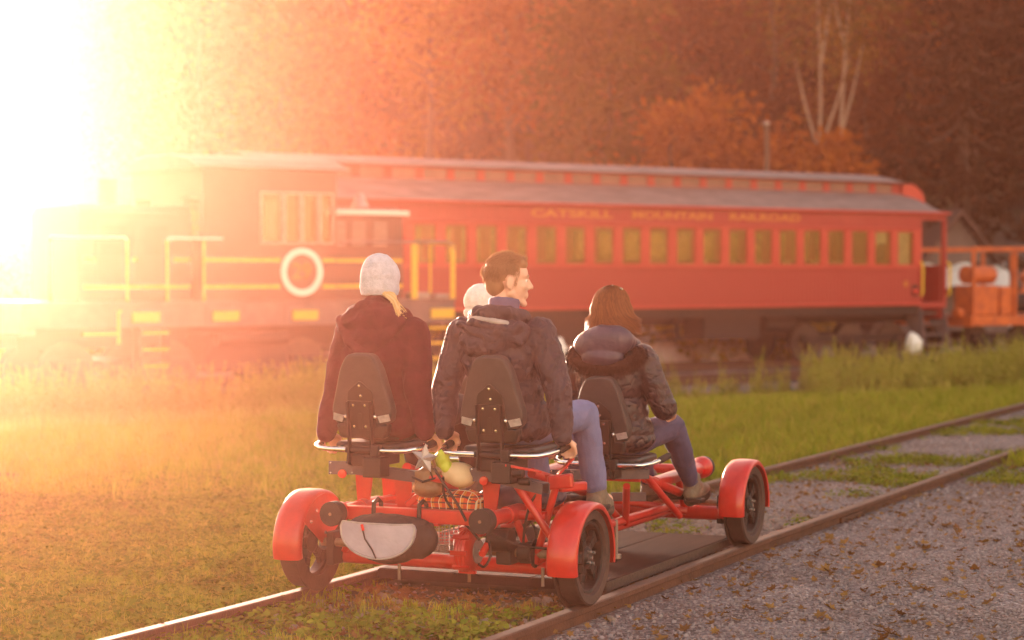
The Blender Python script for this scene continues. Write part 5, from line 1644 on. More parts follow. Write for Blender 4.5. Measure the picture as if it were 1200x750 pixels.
zp = [Mb @ Vector(p) for p in ((-0.07, -0.009, 0.035), (-0.055, -0.010, -0.01), (-0.02, -0.010, -0.05), (0.0, -0.009, -0.085))]
MB().tube(zp, 0.0035, 6).build('zip', M_black, bag, smooth=True)
MB().bar(zp[0] + Vector((0, -0.004, 0.012)), zp[0] + Vector((0.008, -0.006, -0.012)), 0.012, 0.006).build('zip_pull', M_lamp_red, bag)
for x in (-0.10, 0.12):
    MB().tube([(x, 0.03, 0.075), (x, 0.035, 0.13), (x, 0.075, 0.142), (x, 0.11, 0.125), (x, 0.11, 0.07), (x, 0.05, 0.05)], 0.010, 6).build('strap', M_black, bag)
# belongings in and on the basket
def plaid():
    m = bpy.data.materials.new('orange_plaid_cloth'); m.use_nodes = True; nt = m.node_tree; N = nt.nodes; L = nt.links
    b = N['Principled BSDF']; b.inputs['Roughness'].default_value = 0.9
    tc = N.new('ShaderNodeTexCoord'); sp_ = N.new('ShaderNodeSeparateXYZ'); L.new(tc.outputs['Object'], sp_.inputs[0])
    def wave(axis, f, thr):
        a = N.new('ShaderNodeMath'); a.operation = 'MULTIPLY'; a.inputs[1].default_value = f; L.new(sp_.outputs[axis], a.inputs[0])
        s = N.new('ShaderNodeMath'); s.operation = 'FRACT'; L.new(a.outputs[0], s.inputs[0])
        c = N.new('ShaderNodeMath'); c.operation = 'LESS_THAN'; c.inputs[1].default_value = thr; L.new(s.outputs[0], c.inputs[0]); return c.outputs[0]
    def mix(f, a, c):
        q = N.new('ShaderNodeMix'); q.data_type = 'RGBA'; L.new(f, q.inputs[0])
        if isinstance(a, tuple): q.inputs[6].default_value = (*a, 1)
        else: L.new(a, q.inputs[6])
        q.inputs[7].default_value = (*c, 1); return q.outputs[2]
    c = mix(wave(0, 26, 0.45), (0.55, 0.07, 0.02), (0.62, 0.22, 0.04))
    c = mix(wave(2, 34, 0.25), c, (0.10, 0.04, 0.05)); c = mix(wave(1, 26, 0.2), c, (0.06, 0.03, 0.05)); c = mix(wave(0, 26, 0.1), c, (0.7, 0.62, 0.45)); c = mix(wave(1, 13, 0.12), c, (0.75, 0.68, 0.5))
    L.new(c, b.inputs['Base Color']); return m
M_plaid = plaid()
M_leather = mat('brown_leather', (0.16, 0.085, 0.04), 0.45, 0, (0.25, 0.14, 0.07), 9, 0.3, 60)
M_beige = mat('beige_felt', (0.58, 0.42, 0.24), 0.7, 0, (0.66, 0.5, 0.3), 8)
M_navy = mat('navy_nylon', (0.03, 0.03, 0.07), 0.6, 0, (0.05, 0.05, 0.1), 10, 0.3, 40)
mb = MB(); mb.box(-0.15, 0.15, -0.12, 0.12, -0.03, 0.015); mb.ell((-0.09, -0.03, 0.01), (0.10, 0.11, 0.035)); mb.ell((0.06, -0.04, 0.02), (0.09, 0.09, 0.035))
bl_ = place(blob('blanket', mb, M_plaid, None, 0.006, 4, folds(0.014, 10, 2, (1, 1, 1))), 0.08, 0.0, 0.475)
tag(bl_, 'folded orange and white plaid blanket lying in the wire basket', 'blanket')
sh = empty('backpack'); place(sh, 0.00, -0.14, 0.585)
tag(sh, 'small brown leather backpack standing between the two rear seats', 'bag')
mb = MB(); mb.ell((0, 0, 0.0), (0.075, 0.06, 0.075)); mb.ell((0, -0.02, -0.035), (0.08, 0.06, 0.045)); mb.box(-0.06, 0.06, -0.05, 0.04, -0.06, 0.05)
blob('bag_body', mb, M_leather, sh, 0.006, 4, folds(0.005, 20, 4))
MB().tube([(-0.065, -0.062, 0.02), (0, -0.078, 0.0), (0.065, -0.062, 0.02)], 0.006, 6).build('flap_seam', M_black, sh, smooth=True)
MB().tube([(-0.03, -0.02, 0.07), (-0.02, -0.03, 0.11), (0.03, -0.03, 0.11), (0.04, -0.02, 0.07)], 0.007, 6).build('handle', M_leather, sh, smooth=True)
mb = MB(); mb.ell((0, 0, 0), (0.085, 0.07, 0.055)); mb.ell((0.02, -0.01, -0.02), (0.07, 0.06, 0.045))
o = place(blob('felt_hat', mb, M_beige, None, 0.006, 4, folds(0.004, 12, 8)), 0.165, -0.16, 0.625)
tag(o, 'round beige felt hat resting on the brown backpack', 'hat')
mb = MB(); mb.ell((0, 0, 0), (0.20, 0.13, 0.06)); mb.ell((0.14, 0.0, 0.01), (0.12, 0.1, 0.055))
o = place(blob('folded_jacket', mb, M_navy, None, 0.007, 4, folds(0.012, 11, 9, (1, 1, 1))), 0.33, 0.16, 0.49)
tag(o, 'crumpled navy jacket stowed under the man\'s seat beside the plaid blanket', 'jacket')
st = []
for i in range(10):
    a = 2*pi*i/10 + 0.2; r_ = 0.075 if i % 2 == 0 else 0.035
    st.append((r_*cos(a), r_*sin(a)))
pwm = empty('foil_star'); place(pwm, 0.035, -0.27, 0.705)
tag(pwm, 'crumpled silver white foil star tied to the grip between the rear seats', 'decoration')
mb = MB(); mb.v.append((0, -0.03, 0)); mb.v += [(x, random.uniform(-0.006, 0.006), z) for x, z in st]; mb.v.append((0, 0.03, 0))
for i in range(10):
    mb.f.append((0, 1+i, 1+(i+1) % 10)); mb.f.append((11, 1+(i+1) % 10, 1+i))
mb.build('star', M_tab, pwm)
MB().tube([(0.0, 0.0, -0.02), (0.02, 0.02, -0.06), (0.03, 0.03, -0.10)], 0.004, 6).build('string', M_black, pwm)
M_hivis = mat('yellow_green_cloth', (0.55, 0.62, 0.06), 0.6, 0, (0.45, 0.52, 0.05), 12)
mb = MB(); mb.ell((0, 0, 0), (0.035, 0.03, 0.045)); mb.ell((0.02, 0, -0.04), (0.03, 0.03, 0.03))
o = place(blob('work_glove', mb, M_hivis, None, 0.005, 3, folds(0.004, 25, 3)), 0.10, -0.20, 0.70)
tag(o, 'yellow green cloth glove tucked beside the silver star', 'glove')
# ------------------------------------------------------------------ people
M_skin = mat('skin', (0.72, 0.42, 0.31), 0.5, 0, (0.76, 0.46, 0.34), 14, 0.08, 150, sub=0.08)
M_eye = mat('eye_white', (0.8, 0.78, 0.75), 0.2)
M_iris = mat('dark_iris', (0.03, 0.02, 0.015), 0.2)
M_denim = mat('blue_denim', (0.10, 0.12, 0.26), 0.85, 0, (0.17, 0.19, 0.36), 5, 0.3, 120)
M_denimdark = mat('dark_blue_denim', (0.035, 0.035, 0.09), 0.85, 0, (0.06, 0.06, 0.14), 6, 0.3, 120)
M_blackcloth = mat('black_trousers', (0.01, 0.006, 0.007), 0.85, 0, (0.016, 0.01, 0.012), 7)
M_fleece = mat('maroon_black_fleece', (0.060, 0.006, 0.012), 0.95, 0, (0.09, 0.010, 0.020), 10, 0.6, 60, spec=0.2)
M_rain = mat('dark_rain_shell', (0.030, 0.016, 0.026), 0.62, 0, (0.045, 0.026, 0.040), 6, 0.8, 24)
M_rainlin = mat('grey_hood_lining', (0.42, 0.38, 0.38), 0.7, 0, (0.34, 0.30, 0.30), 10)
M_collar = mat('blue_violet_collar', (0.10, 0.08, 0.17), 0.8, 0, (0.13, 0.11, 0.21), 14)
M_puff = mat('dark_quilted_nylon', (0.022, 0.011, 0.017), 0.42, 0, (0.032, 0.018, 0.026), 8, 0.6, 35)
M_hoodblue = mat('slate_hood_nylon', (0.050, 0.035, 0.062), 0.45, 0, (0.066, 0.048, 0.08), 7, 0.2, 60)
M_greyjkt = mat('grey_violet_jacket', (0.16, 0.12, 0.15), 0.6, 0, (0.20, 0.15, 0.18), 8, 0.3, 60)
M_knit = mat('pale_grey_knit', (0.38, 0.43, 0.52), 0.95, 0, (0.55, 0.60, 0.70), 40, 0.6, 130, spec=0.2)
M_whiteknit = mat('white_knit', (0.78, 0.76, 0.74), 0.95, 0, (0.66, 0.64, 0.62), 40, 0.6, 130, spec=0.2)
M_shoe = mat('brown_grey_boot', (0.13, 0.10, 0.075), 0.75, 0, (0.2, 0.16, 0.12), 16, 0.4, 80)
M_sole = mat('dark_rubber_sole', (0.05, 0.04, 0.035), 0.8)
M_sock = mat('striped_blue_sock', (0.35, 0.42, 0.52), 0.9)
for m_, d_, n_ in ((M_rain, 0.035, 15), (M_fleece, 0.02, 12), (M_puff, 0.025, 18)):
    for q in m_.node_tree.nodes:
        if q.type == 'BUMP':
            q.inputs['Distance'].default_value = d_; q.inputs['Strength'].default_value = 0.8
            tex = q.inputs['Height'].links[0].from_node; tex.inputs['Scale'].default_value = n_; tex.inputs['Distortion'].default_value = 1.2; tex.inputs['Roughness'].default_value = 0.35
def hairmat(name, cols):
    return leafmat(name, cols, 0.15, 0.45)
H_brown = hairmat('short_brown_hair', [(0.27, 0.13, 0.07), (0.38, 0.20, 0.11), (0.50, 0.29, 0.17)])
H_auburn = hairmat('long_auburn_hair', [(0.14, 0.05, 0.025), (0.24, 0.09, 0.04), (0.40, 0.17, 0.07)])
H_blond = hairmat('blond_hair', [(0.62, 0.42, 0.18), (0.78, 0.58, 0.30), (0.85, 0.68, 0.42)])
H_fur = hairmat('dark_brown_fur', [(0.015, 0.006, 0.006), (0.035, 0.014, 0.012), (0.09, 0.045, 0.035)])

def V3(*a): return Vector(a)
def strands(name, m, parent, roots, dirs, length, width, droop=0.0, seg=3, seed=0, jitter=0.25, clump=None):
    """roots Nx3, dirs Nx3: thin tapering ribbons"""
    r = np.random.default_rng(seed); n = len(roots)
    roots = np.asarray(roots, dtype=float); dirs = np.asarray(dirs, dtype=float)
    d = dirs + r.normal(size=(n, 3))*jitter; d /= np.linalg.norm(d, axis=1)[:, None]
    L = (np.asarray(length)*r.uniform(0.6, 1.2, n))[:, None]
    side = np.cross(d, r.normal(size=(n, 3))); side /= np.linalg.norm(side, axis=1)[:, None]
    V_ = []; 
    for k in range(seg+1):
        t = k/seg
        c = roots + d*L*t + np.array([0, 0, -1])*droop*(t*t)*L
        w = width*(1-0.85*t)
        V_.append(c - side*w); V_.append(c + side*w)
    V_ = np.stack(V_, 1).reshape(-1, 3)
    base = np.arange(n)[:, None]*(2*(seg+1))
    F_ = np.concatenate([base + np.array([2*k, 2*k+1, 2*k+3, 2*k+2]) for k in range(seg)], 0)
    F_ = F_.reshape(seg, n, 4).transpose(1, 0, 2).reshape(-1, 4)
    o = np_mesh(name, V_, F_, m, parent)
    return o
def path_strands(name, m, parent, paths, width):
    """paths: list of lists of points -> ribbons, joined"""
    vs = []; fs = []
    rr = random.Random(3)
    for p in paths:
        p = [Vector(q) for q in p]; k = len(vs); n = len(p)
        for i, q in enumerate(p):
            d = (p[min(n-1, i+1)] - p[max(0, i-1)])
            out = Vector((q.x, q.y, 0)); 
            s_ = d.cross(out if out.length > 1e-4 else Vector((1, 0, 0)))
            if s_.length < 1e-6: s_ = Vector((1, 0, 0))
            s_.normalize(); w = width*(0.5 + 0.5*sin(pi*min(1, (i+0.6)/n)))*(0.35 if i == n-1 else 1)
            vs += [tuple(q - s_*w), tuple(q + s_*w)]
        for i in range(n-1): fs.append((k+2*i, k+2*i+1, k+2*i+3, k+2*i+2))
    return np_mesh(name, np.array(vs), np.array(fs), m, parent)
def add_head(mb, T, fem=False):
    """T: matrix of head (face +y, up z, origin at head centre)"""
    R = T.to_3x3()
    def E(c, r, rot=None): mb.ell(T @ Vector(c), r, 18, 12, R if rot is None else R @ rot)
    def C(a, b, r0, r1): mb.cap(T @ Vector(a), T @ Vector(b), r0, r1, 12)
    E((0, -0.012, 0.033), (0.077, 0.097, 0.086)); E((0, 0.030, -0.022), (0.064, 0.064, 0.086)); E((0, 0.045, 0.035), (0.060, 0.048, 0.052))
    for s_ in (-1, 1):
        C((s_*0.052, 0.0, -0.055), (s_*0.012, 0.068, -0.098), 0.022, 0.017)
        E((s_*0.038, 0.062, -0.022), (0.024, 0.024, 0.024))
        E((s_*0.079, -0.006, -0.006), (0.009, 0.021, 0.033), Matrix.Rotation(radians(14*s_), 3, 'Z') @ Matrix.Rotation(radians(-12), 3, 'X'))
        E((s_*0.082, -0.014, 0.010), (0.007, 0.014, 0.018)); E((s_*0.079, -0.004, -0.032), (0.007, 0.009, 0.010))
        C((s_*0.010, 0.090, 0.026), (s_*0.042, 0.076, 0.028), 0.009, 0.008)
        E((s_*0.011, 0.098, -0.030), (0.009, 0.010, 0.008))
    C((0, 0.088, 0.018), (0, 0.112, -0.024), 0.008, 0.0115); E((0, 0.078, -0.103), (0.020, 0.016, 0.016))
    C((-0.019, 0.086, -0.056), (0.019, 0.086, -0.056), 0.0065, 0.0065); C((-0.016, 0.087, -0.068), (0.016, 0.087, -0.068), 0.0075, 0.0075); E((0, 0.078, -0.062), (0.030, 0.02, 0.024))
def add_hand(mb, wrist, fwd, down, side, curl=70):
    """wrist point, forearm direction, direction of the palm, side=+1 thumb towards fwd x down"""
    f = Vector(fwd).normalized(); d = Vector(down); d = (d - f*d.dot(f)).normalized(); s = f.cross(d)*side
    w = Vector(wrist)
    mb.cap(w, w + f*0.03, 0.026, 0.028, 12)
    for q in (-0.026, -0.009, 0.009, 0.026):
        mb.cap(w + f*0.025 + s*q*0.8, w + f*0.085 + s*q*1.15, 0.0145, 0.0120, 10)
    for k, q in enumerate((0.030, 0.010, -0.010, -0.029)):
        L = (0.043, 0.048, 0.045, 0.036)[k]; r_ = (0.0092, 0.0095, 0.0092, 0.0082)[k]
        p = w + f*0.088 + s*q; a = 0
        for j in range(3):
            a += radians(curl*(0.75, 1.0, 0.8)[j] + k*3)
            q2 = p + (f*cos(a) + d*sin(a))*L*(1, 0.68, 0.52)[j]
            mb.cap(p, q2, r_*(1-0.08*j), r_*(0.93-0.08*j), 9); p = q2
    p = w + f*0.030 + s*0.028
    q = p + f*0.025 + s*0.022 + d*0.018; mb.cap(p, q, 0.013, 0.011, 10)
    q2 = q + f*0.028 + s*0.004 + d*0.020; mb.cap(q, q2, 0.0105, 0.0095, 10)
    mb.cap(q2, q2 + f*0.012 - s*0.012 + d*0.018, 0.0095, 0.008, 10)
def person(label, seat, J, opts):
    """J: joints relative to the seat point, all in bike axes"""
    su, sv, sz_ = seat
    t = empty('person', bw(su, sv, sz_), -BANG)
    tag(t, label, 'person', 'riders on the rail bike')
    g = lambda k: Vector(J[k])
    # ---- body, one continuous surface
    mb = MB()
    T = Matrix.Translation(g('head')) @ Matrix.Rotation(radians(-opts.get('yaw', 0)), 4, 'Z') @ Matrix.Rotation(radians(opts.get('nod', 0)), 4, 'X') @ Matrix.Rotation(radians(opts.get('tilt', 0)), 4, 'Y') @ Matrix.Scale(opts.get('hs', 1.0), 4)
    add_head(mb, T)
    neck = g('neck')
    mb.cap(neck, T @ V3(0, -0.018, -0.055), 0.058, 0.052); mb.cap(neck - V3(0, 0, 0.02), g('chest'), 0.06, 0.10)
    mb.ell(g('chest'), (0.15, 0.10, 0.14), 20, 12); mb.cap(g('chest'), g('pelvis') + V3(0, 0, 0.05), 0.115, 0.12)
    mb.ell(g('pelvis'), (0.16, 0.12, 0.10), 20, 12)
    for s_ in ('l', 'r'):
        sg = -1 if s_ == 'l' else 1
        mb.cap(neck - V3(0, 0, 0.02), g('sh_'+s_), 0.05, 0.05); mb.cap(g('sh_'+s_), g('el_'+s_), 0.050, 0.038); mb.cap(g('el_'+s_), g('wr_'+s_), 0.038, 0.025)
        fw = Vector(J.get('hf_'+s_, (0, 1, 0.1)))
        add_hand(mb, g('wr_'+s_), fw, J.get('hd_'+s_, (0, 0, -1)), -sg, opts.get('curl', 62))
        mb.cap(g('pelvis') + V3(0.08*sg, 0, -0.01), g('kn_'+s_), 0.080, 0.055); mb.cap(g('kn_'+s_), g('an_'+s_), 0.052, 0.034)
        mb.cap(g('an_'+s_), g('an_'+s_) + V3(0, 0.15, -0.04), 0.034, 0.03)
    blob('body', mb, opts.get('skin', M_skin), t, opts.get('bv', 0.0048), 2, None)
    for sg in (-1, 1):
        if opts.get('eyes', True):
            e = MB().ell(T @ V3(sg*0.030, 0.0745, 0.004), 0.0115, 12, 8).build('eye', M_eye, t, smooth=True)
            MB().ell(T @ V3(sg*0.030, 0.0825, 0.004), 0.0048, 10, 6).build('iris', M_iris, e, smooth=True)
    # ---- jacket
    jm = opts['jacket']
    mb = MB(); F = opts.get('fat', 1.0)
    ch, pe = g('chest'), g('pelvis')
    mb.ell(ch + V3(0, -0.005, 0.01), (0.190*F, 0.138*F, 0.17), 22, 14)
    mb.ell(ch.lerp(pe, 0.5), (0.185*F, 0.140*F, 0.17), 22, 14)
    mb.ell(pe + V3(0, -0.01, 0.05), (0.200*F, 0.150*F, 0.13), 22, 14)
    mb.ell(pe + V3(0, 0.0, 0.0), (0.205*F, 0.165*F, 0.09), 22, 14)
    mb.cap(neck - V3(0, 0, 0.035), ch + V3(0, 0, 0.06), 0.078, 0.12)
    for s_ in ('l', 'r'):
        sg = -1 if s_ == 'l' else 1
        sh_, el, wr = g('sh_'+s_), g('el_'+s_), g('wr_'+s_)
        mb.cap(neck - V3(0, 0, 0.045), sh_ + V3(-0.01*sg, 0, -0.015), 0.068, 0.068*F)
        mb.cap(sh_, sh_.lerp(el, 0.5), 0.076*F, 0.072*F); mb.cap(sh_.lerp(el, 0.5), el, 0.072*F, 0.063*F)
        mb.cap(el, el.lerp(wr, 0.5), 0.063*F, 0.056*F); mb.cap(el.lerp(wr, 0.5), wr.lerp(el, 0.04), 0.056*F, 0.044*F)
        mb.cap(sh_, ch + V3(0.09*sg, 0, 0), 0.07, 0.11)
    blob('jacket', mb, jm, t, 0.0065, 7, opts['disp'])
    # ---- trousers and shoes
    mb = MB()
    mb.ell(pe + V3(0, 0, -0.01), (0.17, 0.135, 0.095), 20, 12)
    for s_ in ('l', 'r'):
        sg = -1 if s_ == 'l' else 1
        k_, a_ = g('kn_'+s_), g('an_'+s_)
        mb.cap(pe + V3(0.085*sg, 0.02, -0.01), k_, 0.092, 0.074); mb.cap(k_, k_.lerp(a_, 0.45), 0.074, 0.068); mb.cap(k_.lerp(a_, 0.45), k_.lerp(a_, 0.86), 0.068, opts.get('cuff', 0.062))
    blob('trousers', mb, opts['trousers'], t, 0.0075, 4, folds(0.006, 13, 5, (1, 1, 1)))
    for s_ in ('l', 'r'):
        k_, a_ = g('kn_'+s_), g('an_'+s_)
        sk = MB().cap(k_.lerp(a_, 0.80), a_, 0.044, 0.042, 16)
        so = sk.build('sock', M_sock, t, smooth=True)
        for q in range(4):
            c = k_.lerp(a_, 0.865+0.035*q); d_ = (a_-k_).normalized()
            MB().cyl(c, c + d_*0.008, 0.046, 18).build('stripe', M_denimdark, so, smooth=True)
        tip = Vector(opts.get('toe', (0, 1, -0.1))).normalized()
        up = V3(0, 0, 1); up = (up - tip*up.dot(tip)).normalized()
        mb = MB(); b0 = a_ + up*-0.02
        mb.cap(a_ + up*0.045, a_ - up*0.015 - tip*0.01, 0.052, 0.050); mb.cap(a_ - up*0.035 - tip*0.035, a_ - up*0.040 + tip*0.10, 0.042, 0.046); mb.cap(a_ - up*0.04 + tip*0.08, a_ - up*0.046 + tip*0.155, 0.047, 0.036)
        mb.cap(a_ + up*0.02, a_ - up*0.03 + tip*0.09, 0.045, 0.038)
        shoe = blob('shoe', mb, M_shoe, t, 0.0065, 3, folds(0.0025, 40, 2))
        mb = MB(); mb.cap(a_ - up*0.072 - tip*0.04, a_ - up*0.072 + tip*0.03, 0.040, 0.036); mb.cap(a_ - up*0.072 + tip*0.03, a_ - up*0.074 + tip*0.15, 0.038, 0.042)
        sm = blob('sole', mb, M_sole, shoe, 0.007, 2, None)
        for q in range(4):
            c = a_ + up*(0.03-0.017*q) + tip*(0.052+0.02*q); sd2 = tip.cross(up)
            MB().tube([c - sd2*0.025, c + up*0.006, c + sd2*0.025], 0.003, 5).build('lace', M_sole, shoe)
    return t, T
base = dict(pelvis=(0, -0.02, 0.09), chest=(0, -0.065, 0.40), neck=(0, -0.05, 0.60), head=(0, -0.015, 0.80),
            sh_l=(-0.185, -0.06, 0.53), sh_r=(0.185, -0.06, 0.53),
            el_l=(-0.25, -0.15, 0.27), el_r=(0.25, -0.15, 0.27), wr_l=(-0.29, -0.13, 0.045), wr_r=(0.29, -0.13, 0.045),
            hf_l=(0, 1, -0.35), hf_r=(0, 1, -0.35), hd_l=(0.25, -0.2, -1), hd_r=(-0.25, -0.2, -1),
            kn_l=(-0.16, 0.54, 0.13), kn_r=(0.16, 0.54, 0.13), an_l=(-0.16, 0.72, -0.27), an_r=(0.16, 0.72, -0.27))
# ---- woman in the pale knitted hat, rear left
J = dict(base); J.update(head=(-0.025, -0.01, 0.775), neck=(-0.02, -0.045, 0.60), chest=(-0.02, -0.065, 0.40), sh_l=(-0.175, -0.05, 0.535), sh_r=(0.175, -0.05, 0.535), el_l=(-0.225, -0.11, 0.25), el_r=(0.23, -0.10, 0.25), wr_l=(-0.25, -0.17, 0.03), wr_r=(0.28, -0.12, 0.05))
t, T = person('woman in pale grey knitted hat and dark maroon fleece on the rear left seat', SEATS['rl'], J,
              dict(jacket=M_fleece, disp=folds(0.012, 9, 11, (1, 1, 0.6), 0.4), trousers=M_blackcloth, yaw=16, fat=1.04))
mb = MB(); hd = T
R3 = T.to_3x3()
mb.ell(T @ V3(0, -0.008, 0.045), (0.092, 0.110, 0.100), 22, 14, R3); mb.ell(T @ V3(0, -0.014, 0.075), (0.080, 0.094, 0.085), 22, 14, R3)
mb.lathe([(0.001, -0.05), (0.088, -0.05), (0.094, -0.02), (0.093, 0.02), (0.001, 0.02)], 24, T @ Matrix.Translation((0, -0.012, 0.0)) @ Matrix.Scale(1.12, 4, (0, 1, 0)))
hat = blob('hat', mb, M_knit, t, 0.005, 4, folds(0.0022, 22, 31, (1, 1, 1), 0.5))
mb = MB(); cp = J['neck']; c0 = Vector(cp)
mb.ell(c0 + V3(0, -0.085, -0.015), (0.165, 0.075, 0.095), 22, 14); mb.ell(c0 + V3(0, -0.12, -0.095), (0.115, 0.055, 0.075), 20, 12)
mb.ell(c0 + V3(0, -0.115, -0.15), (0.06, 0.045, 0.05)); mb.cap(c0 + V3(0, -0.03, 0.02), c0 + V3(0, -0.02, 0.055), 0.078, 0.068)
for s_ in (-1, 1):
    mb.cap(c0 + V3(0.165*s_, -0.085, 0.0), c0 + V3(0.085*s_, -0.150, -0.10), 0.024, 0.024); mb.cap(c0 + V3(0.085*s_, -0.150, -0.10), c0 + V3(0, -0.165, -0.165), 0.024, 0.026)
for s_ in (-1, 1):
    mb.cap(c0 + V3(0.03*s_, -0.085, 0.045), c0 + V3(0.13*s_, -0.02, 0.01), 0.050, 0.052); mb.cap(c0 + V3(0.13*s_, -0.02, -0.01), c0 + V3(0.09*s_, 0.09, -0.05), 0.05, 0.04)
blob('hood', mb, M_fleece, t, 0.006, 5, folds(0.016, 11, 14, (1, 1, 0.8), 0.5))
paths = []
rr = random.Random(5)
for s_, n in ((1, 110),):
    for i in range(n):
        a = rr.uniform(-0.6, 0.6); r0 = 0.075
        p0 = T @ V3(s_*(0.068+rr.uniform(-0.01, 0.012)), -0.035+0.045*a, -0.03)
        ln = rr.uniform(0.08, 0.13) if s_ > 0 else rr.uniform(0.04, 0.06)
        p = [p0]
        for q in range(1, 6):
            w = q/5
            p.append(p0 + V3(s_*0.115*w**1.1 + rr.uniform(-0.004, 0.004) + 0.012*sin(w*5+a*3), -0.055*w + rr.uniform(-0.004, 0.004), -ln*w + 0.012*sin(w*4)))
        paths.append(p)
path_strands('hair', H_blond, t, paths, 0.0040)
# ---- man, rear right, head turned to the right
J = dict(base); J.update(head=(-0.028, -0.005, 0.795), neck=(-0.035, -0.045, 0.61), chest=(-0.035, -0.065, 0.40), sh_l=(-0.245, -0.06, 0.545), sh_r=(0.165, -0.06, 0.545), el_l=(-0.32, -0.10, 0.27), el_r=(0.285, -0.11, 0.27), wr_l=(-0.30, -0.16, 0.06), wr_r=(0.312, -0.13, 0.045),
                        kn_r=(0.165, 0.50, 0.12), kn_l=(-0.14, 0.52, 0.12), an_r=(0.19, 0.62, -0.30), an_l=(-0.15, 0.66, -0.28))
t, T = person('bareheaded man with short brown hair and dark rain jacket looking right', SEATS['rr'], J,
              dict(jacket=M_rain, disp=folds(0.0075, 15, 21, (1.5, 1.5, 0.8), 0.9), trousers=M_denim, yaw=54, nod=-2, hs=1.04, fat=1.0))
R3 = T.to_3x3()
# short hair: a close cap plus thousands of short strands
mb = MB()
mb.ell(T @ V3(0, -0.022, 0.043), (0.080, 0.097, 0.085), 22, 14, R3); mb.ell(T @ V3(0, -0.060, -0.012), (0.067, 0.052, 0.063), 20, 12, R3); mb.ell(T @ V3(0, 0.045, 0.082), (0.060, 0.045, 0.036), 18, 10, R3)
hc = blob('hair', mb, H_brown, t, 0.005, 3, None)
rg_ = np.random.default_rng(9)
n = 5200
dd = rg_.normal(size=(n*2, 3)); dd /= np.linalg.norm(dd, axis=1)[:, None]
ok = (dd[:, 2] > -0.15) | ((dd[:, 1] < -0.25) & (dd[:, 2] > -0.72)); ok &= ~((dd[:, 1] > 0.55) & (dd[:, 2] < 0.55)); dd = dd[ok][:n]
loc_ = dd*np.array([0.083, 0.106, 0.092]) + np.array([0, -0.020, 0.043])
low = dd[:, 2] < -0.1
loc_[low] = dd[low]*np.array([0.078, 0.092, 0.088]) + np.array([0, -0.030, 0.045])
Rn = np.array(R3); Tn = np.array(T.translation)
roots = loc_ @ Rn.T + Tn
flow = dd*0.30 + np.where(dd[:, 2:3] > 0.35, np.array([[0.0, 0.75, 0.25]]), np.array([[0, -0.15, -0.9]]))
strands('hair_strands', H_brown, hc, roots, flow @ Rn.T, 0.020, 0.0011, 0.0, 2, 4, 0.16)
qf = rg_.uniform(-1, 1, 420)
roots = (np.stack([qf*0.045, 0.058 + rg_.uniform(-0.02, 0.02, 420), 0.106 - 0.02*qf**2 + rg_.uniform(-0.006, 0.006, 420)], 1)) @ Rn.T + Tn
strands('hair_strands', H_brown, hc, roots, np.tile(np.array([[0.25, 0.35, 0.95]]) @ Rn.T, (420, 1)), 0.020, 0.0013, 0.0, 3, 5, 0.25)
for s_ in (-1, 1):   # eyebrows and stubbly sideburn
    roots = np.array([tuple(T @ V3(s_*rg_.uniform(0.014, 0.046), 0.090 - 0.010*rg_.uniform(0, 1), 0.030 + rg_.uniform(-0.003, 0.003))) for _ in range(90)])
    strands('eyebrow', H_brown, hc, roots, np.tile((np.array([[s_*1.0, -0.2, 0.1]]) @ Rn.T), (90, 1)), 0.010, 0.0008, 0, 1, 6, 0.3)
    roots = np.array([tuple(T @ V3(s_*(0.070-0.006*q), 0.016 + 0.012*rg_.uniform(-1, 1), 0.02 - 0.055*q)) for q in rg_.uniform(0, 0.7, 120)])
    strands('sideburn', H_brown, hc, roots, np.tile((np.array([[s_*0.5, 0.1, -1]]) @ Rn.T), (120, 1)), 0.009, 0.0008, 0, 1, 7, 0.3)
MB().tube([T @ V3(-0.014, 0.0925, -0.061), T @ V3(0.0, 0.0945, -0.0635), T @ V3(0.014, 0.0925, -0.061), T @ V3(0.026, 0.082, -0.057)], 0.0022, 6).build('mouth', mat('lip_line', (0.30, 0.08, 0.07), 0.5), t, smooth=True)
c0 = Vector(J['neck'])
mb = MB(); mb.lathe([(0.072, -0.05), (0.074, 0.012), (0.078, 0.045), (0.070, 0.055), (0.060, 0.05), (0.058, -0.05)], 28, Matrix.Translation(c0 + V3(0, 0, 0.045)) @ Matrix.Rotation(radians(-10), 4, 'X'), closed=True)
blob('collar', mb, M_collar, t, 0.005, 2, folds(0.003, 25, 8))
mb = MB()
for i in range(19):
    a0 = radians(-60 + 300*i/19 + 0) ; a1 = radians(-60 + 300*(i+1)/19)
    f0 = lambda a: c0 + V3(0.118*cos(a+pi/2+radians(150)-0.0), 0.0, 0)
    def ring(a): return c0 + V3(0.125*sin(a), -0.035 - 0.105*cos(a), 0.012 + 0.022*cos(a))
    b0 = radians(-135 + 270*i/19); b1 = radians(-135 + 270*(i+1)/19)
    mb.cap(ring(b0), ring(b1), 0.030, 0.030, 10)
mb.ell(c0 + V3(0, -0.115, -0.075), (0.185, 0.055, 0.085), 22, 14); mb.ell(c0 + V3(-0.05, -0.13, -0.125), (0.12, 0.05, 0.060), 20, 12); mb.ell(c0 + V3(0.09, -0.10, -0.07), (0.09, 0.05, 0.07))
for (xa, za, xb, zb) in ((-0.17, -0.02, 0.02, -0.10), (-0.10, -0.01, 0.13, -0.05), (-0.15, -0.09, -0.02, -0.15), (0.15, -0.03, 0.02, -0.14), (0.05, -0.06, 0.16, -0.11)):
    mb.cap(c0 + V3(xa, -0.165+0.3*abs(xa)**1.5, za), c0 + V3(xb, -0.172+0.3*abs(xb)**1.5, zb), 0.016, 0.010)
blob('hood', mb, M_rain, t, 0.006, 3, folds(0.014, 11, 24, (1, 1, 1.3), 0.5))
mb = MB()
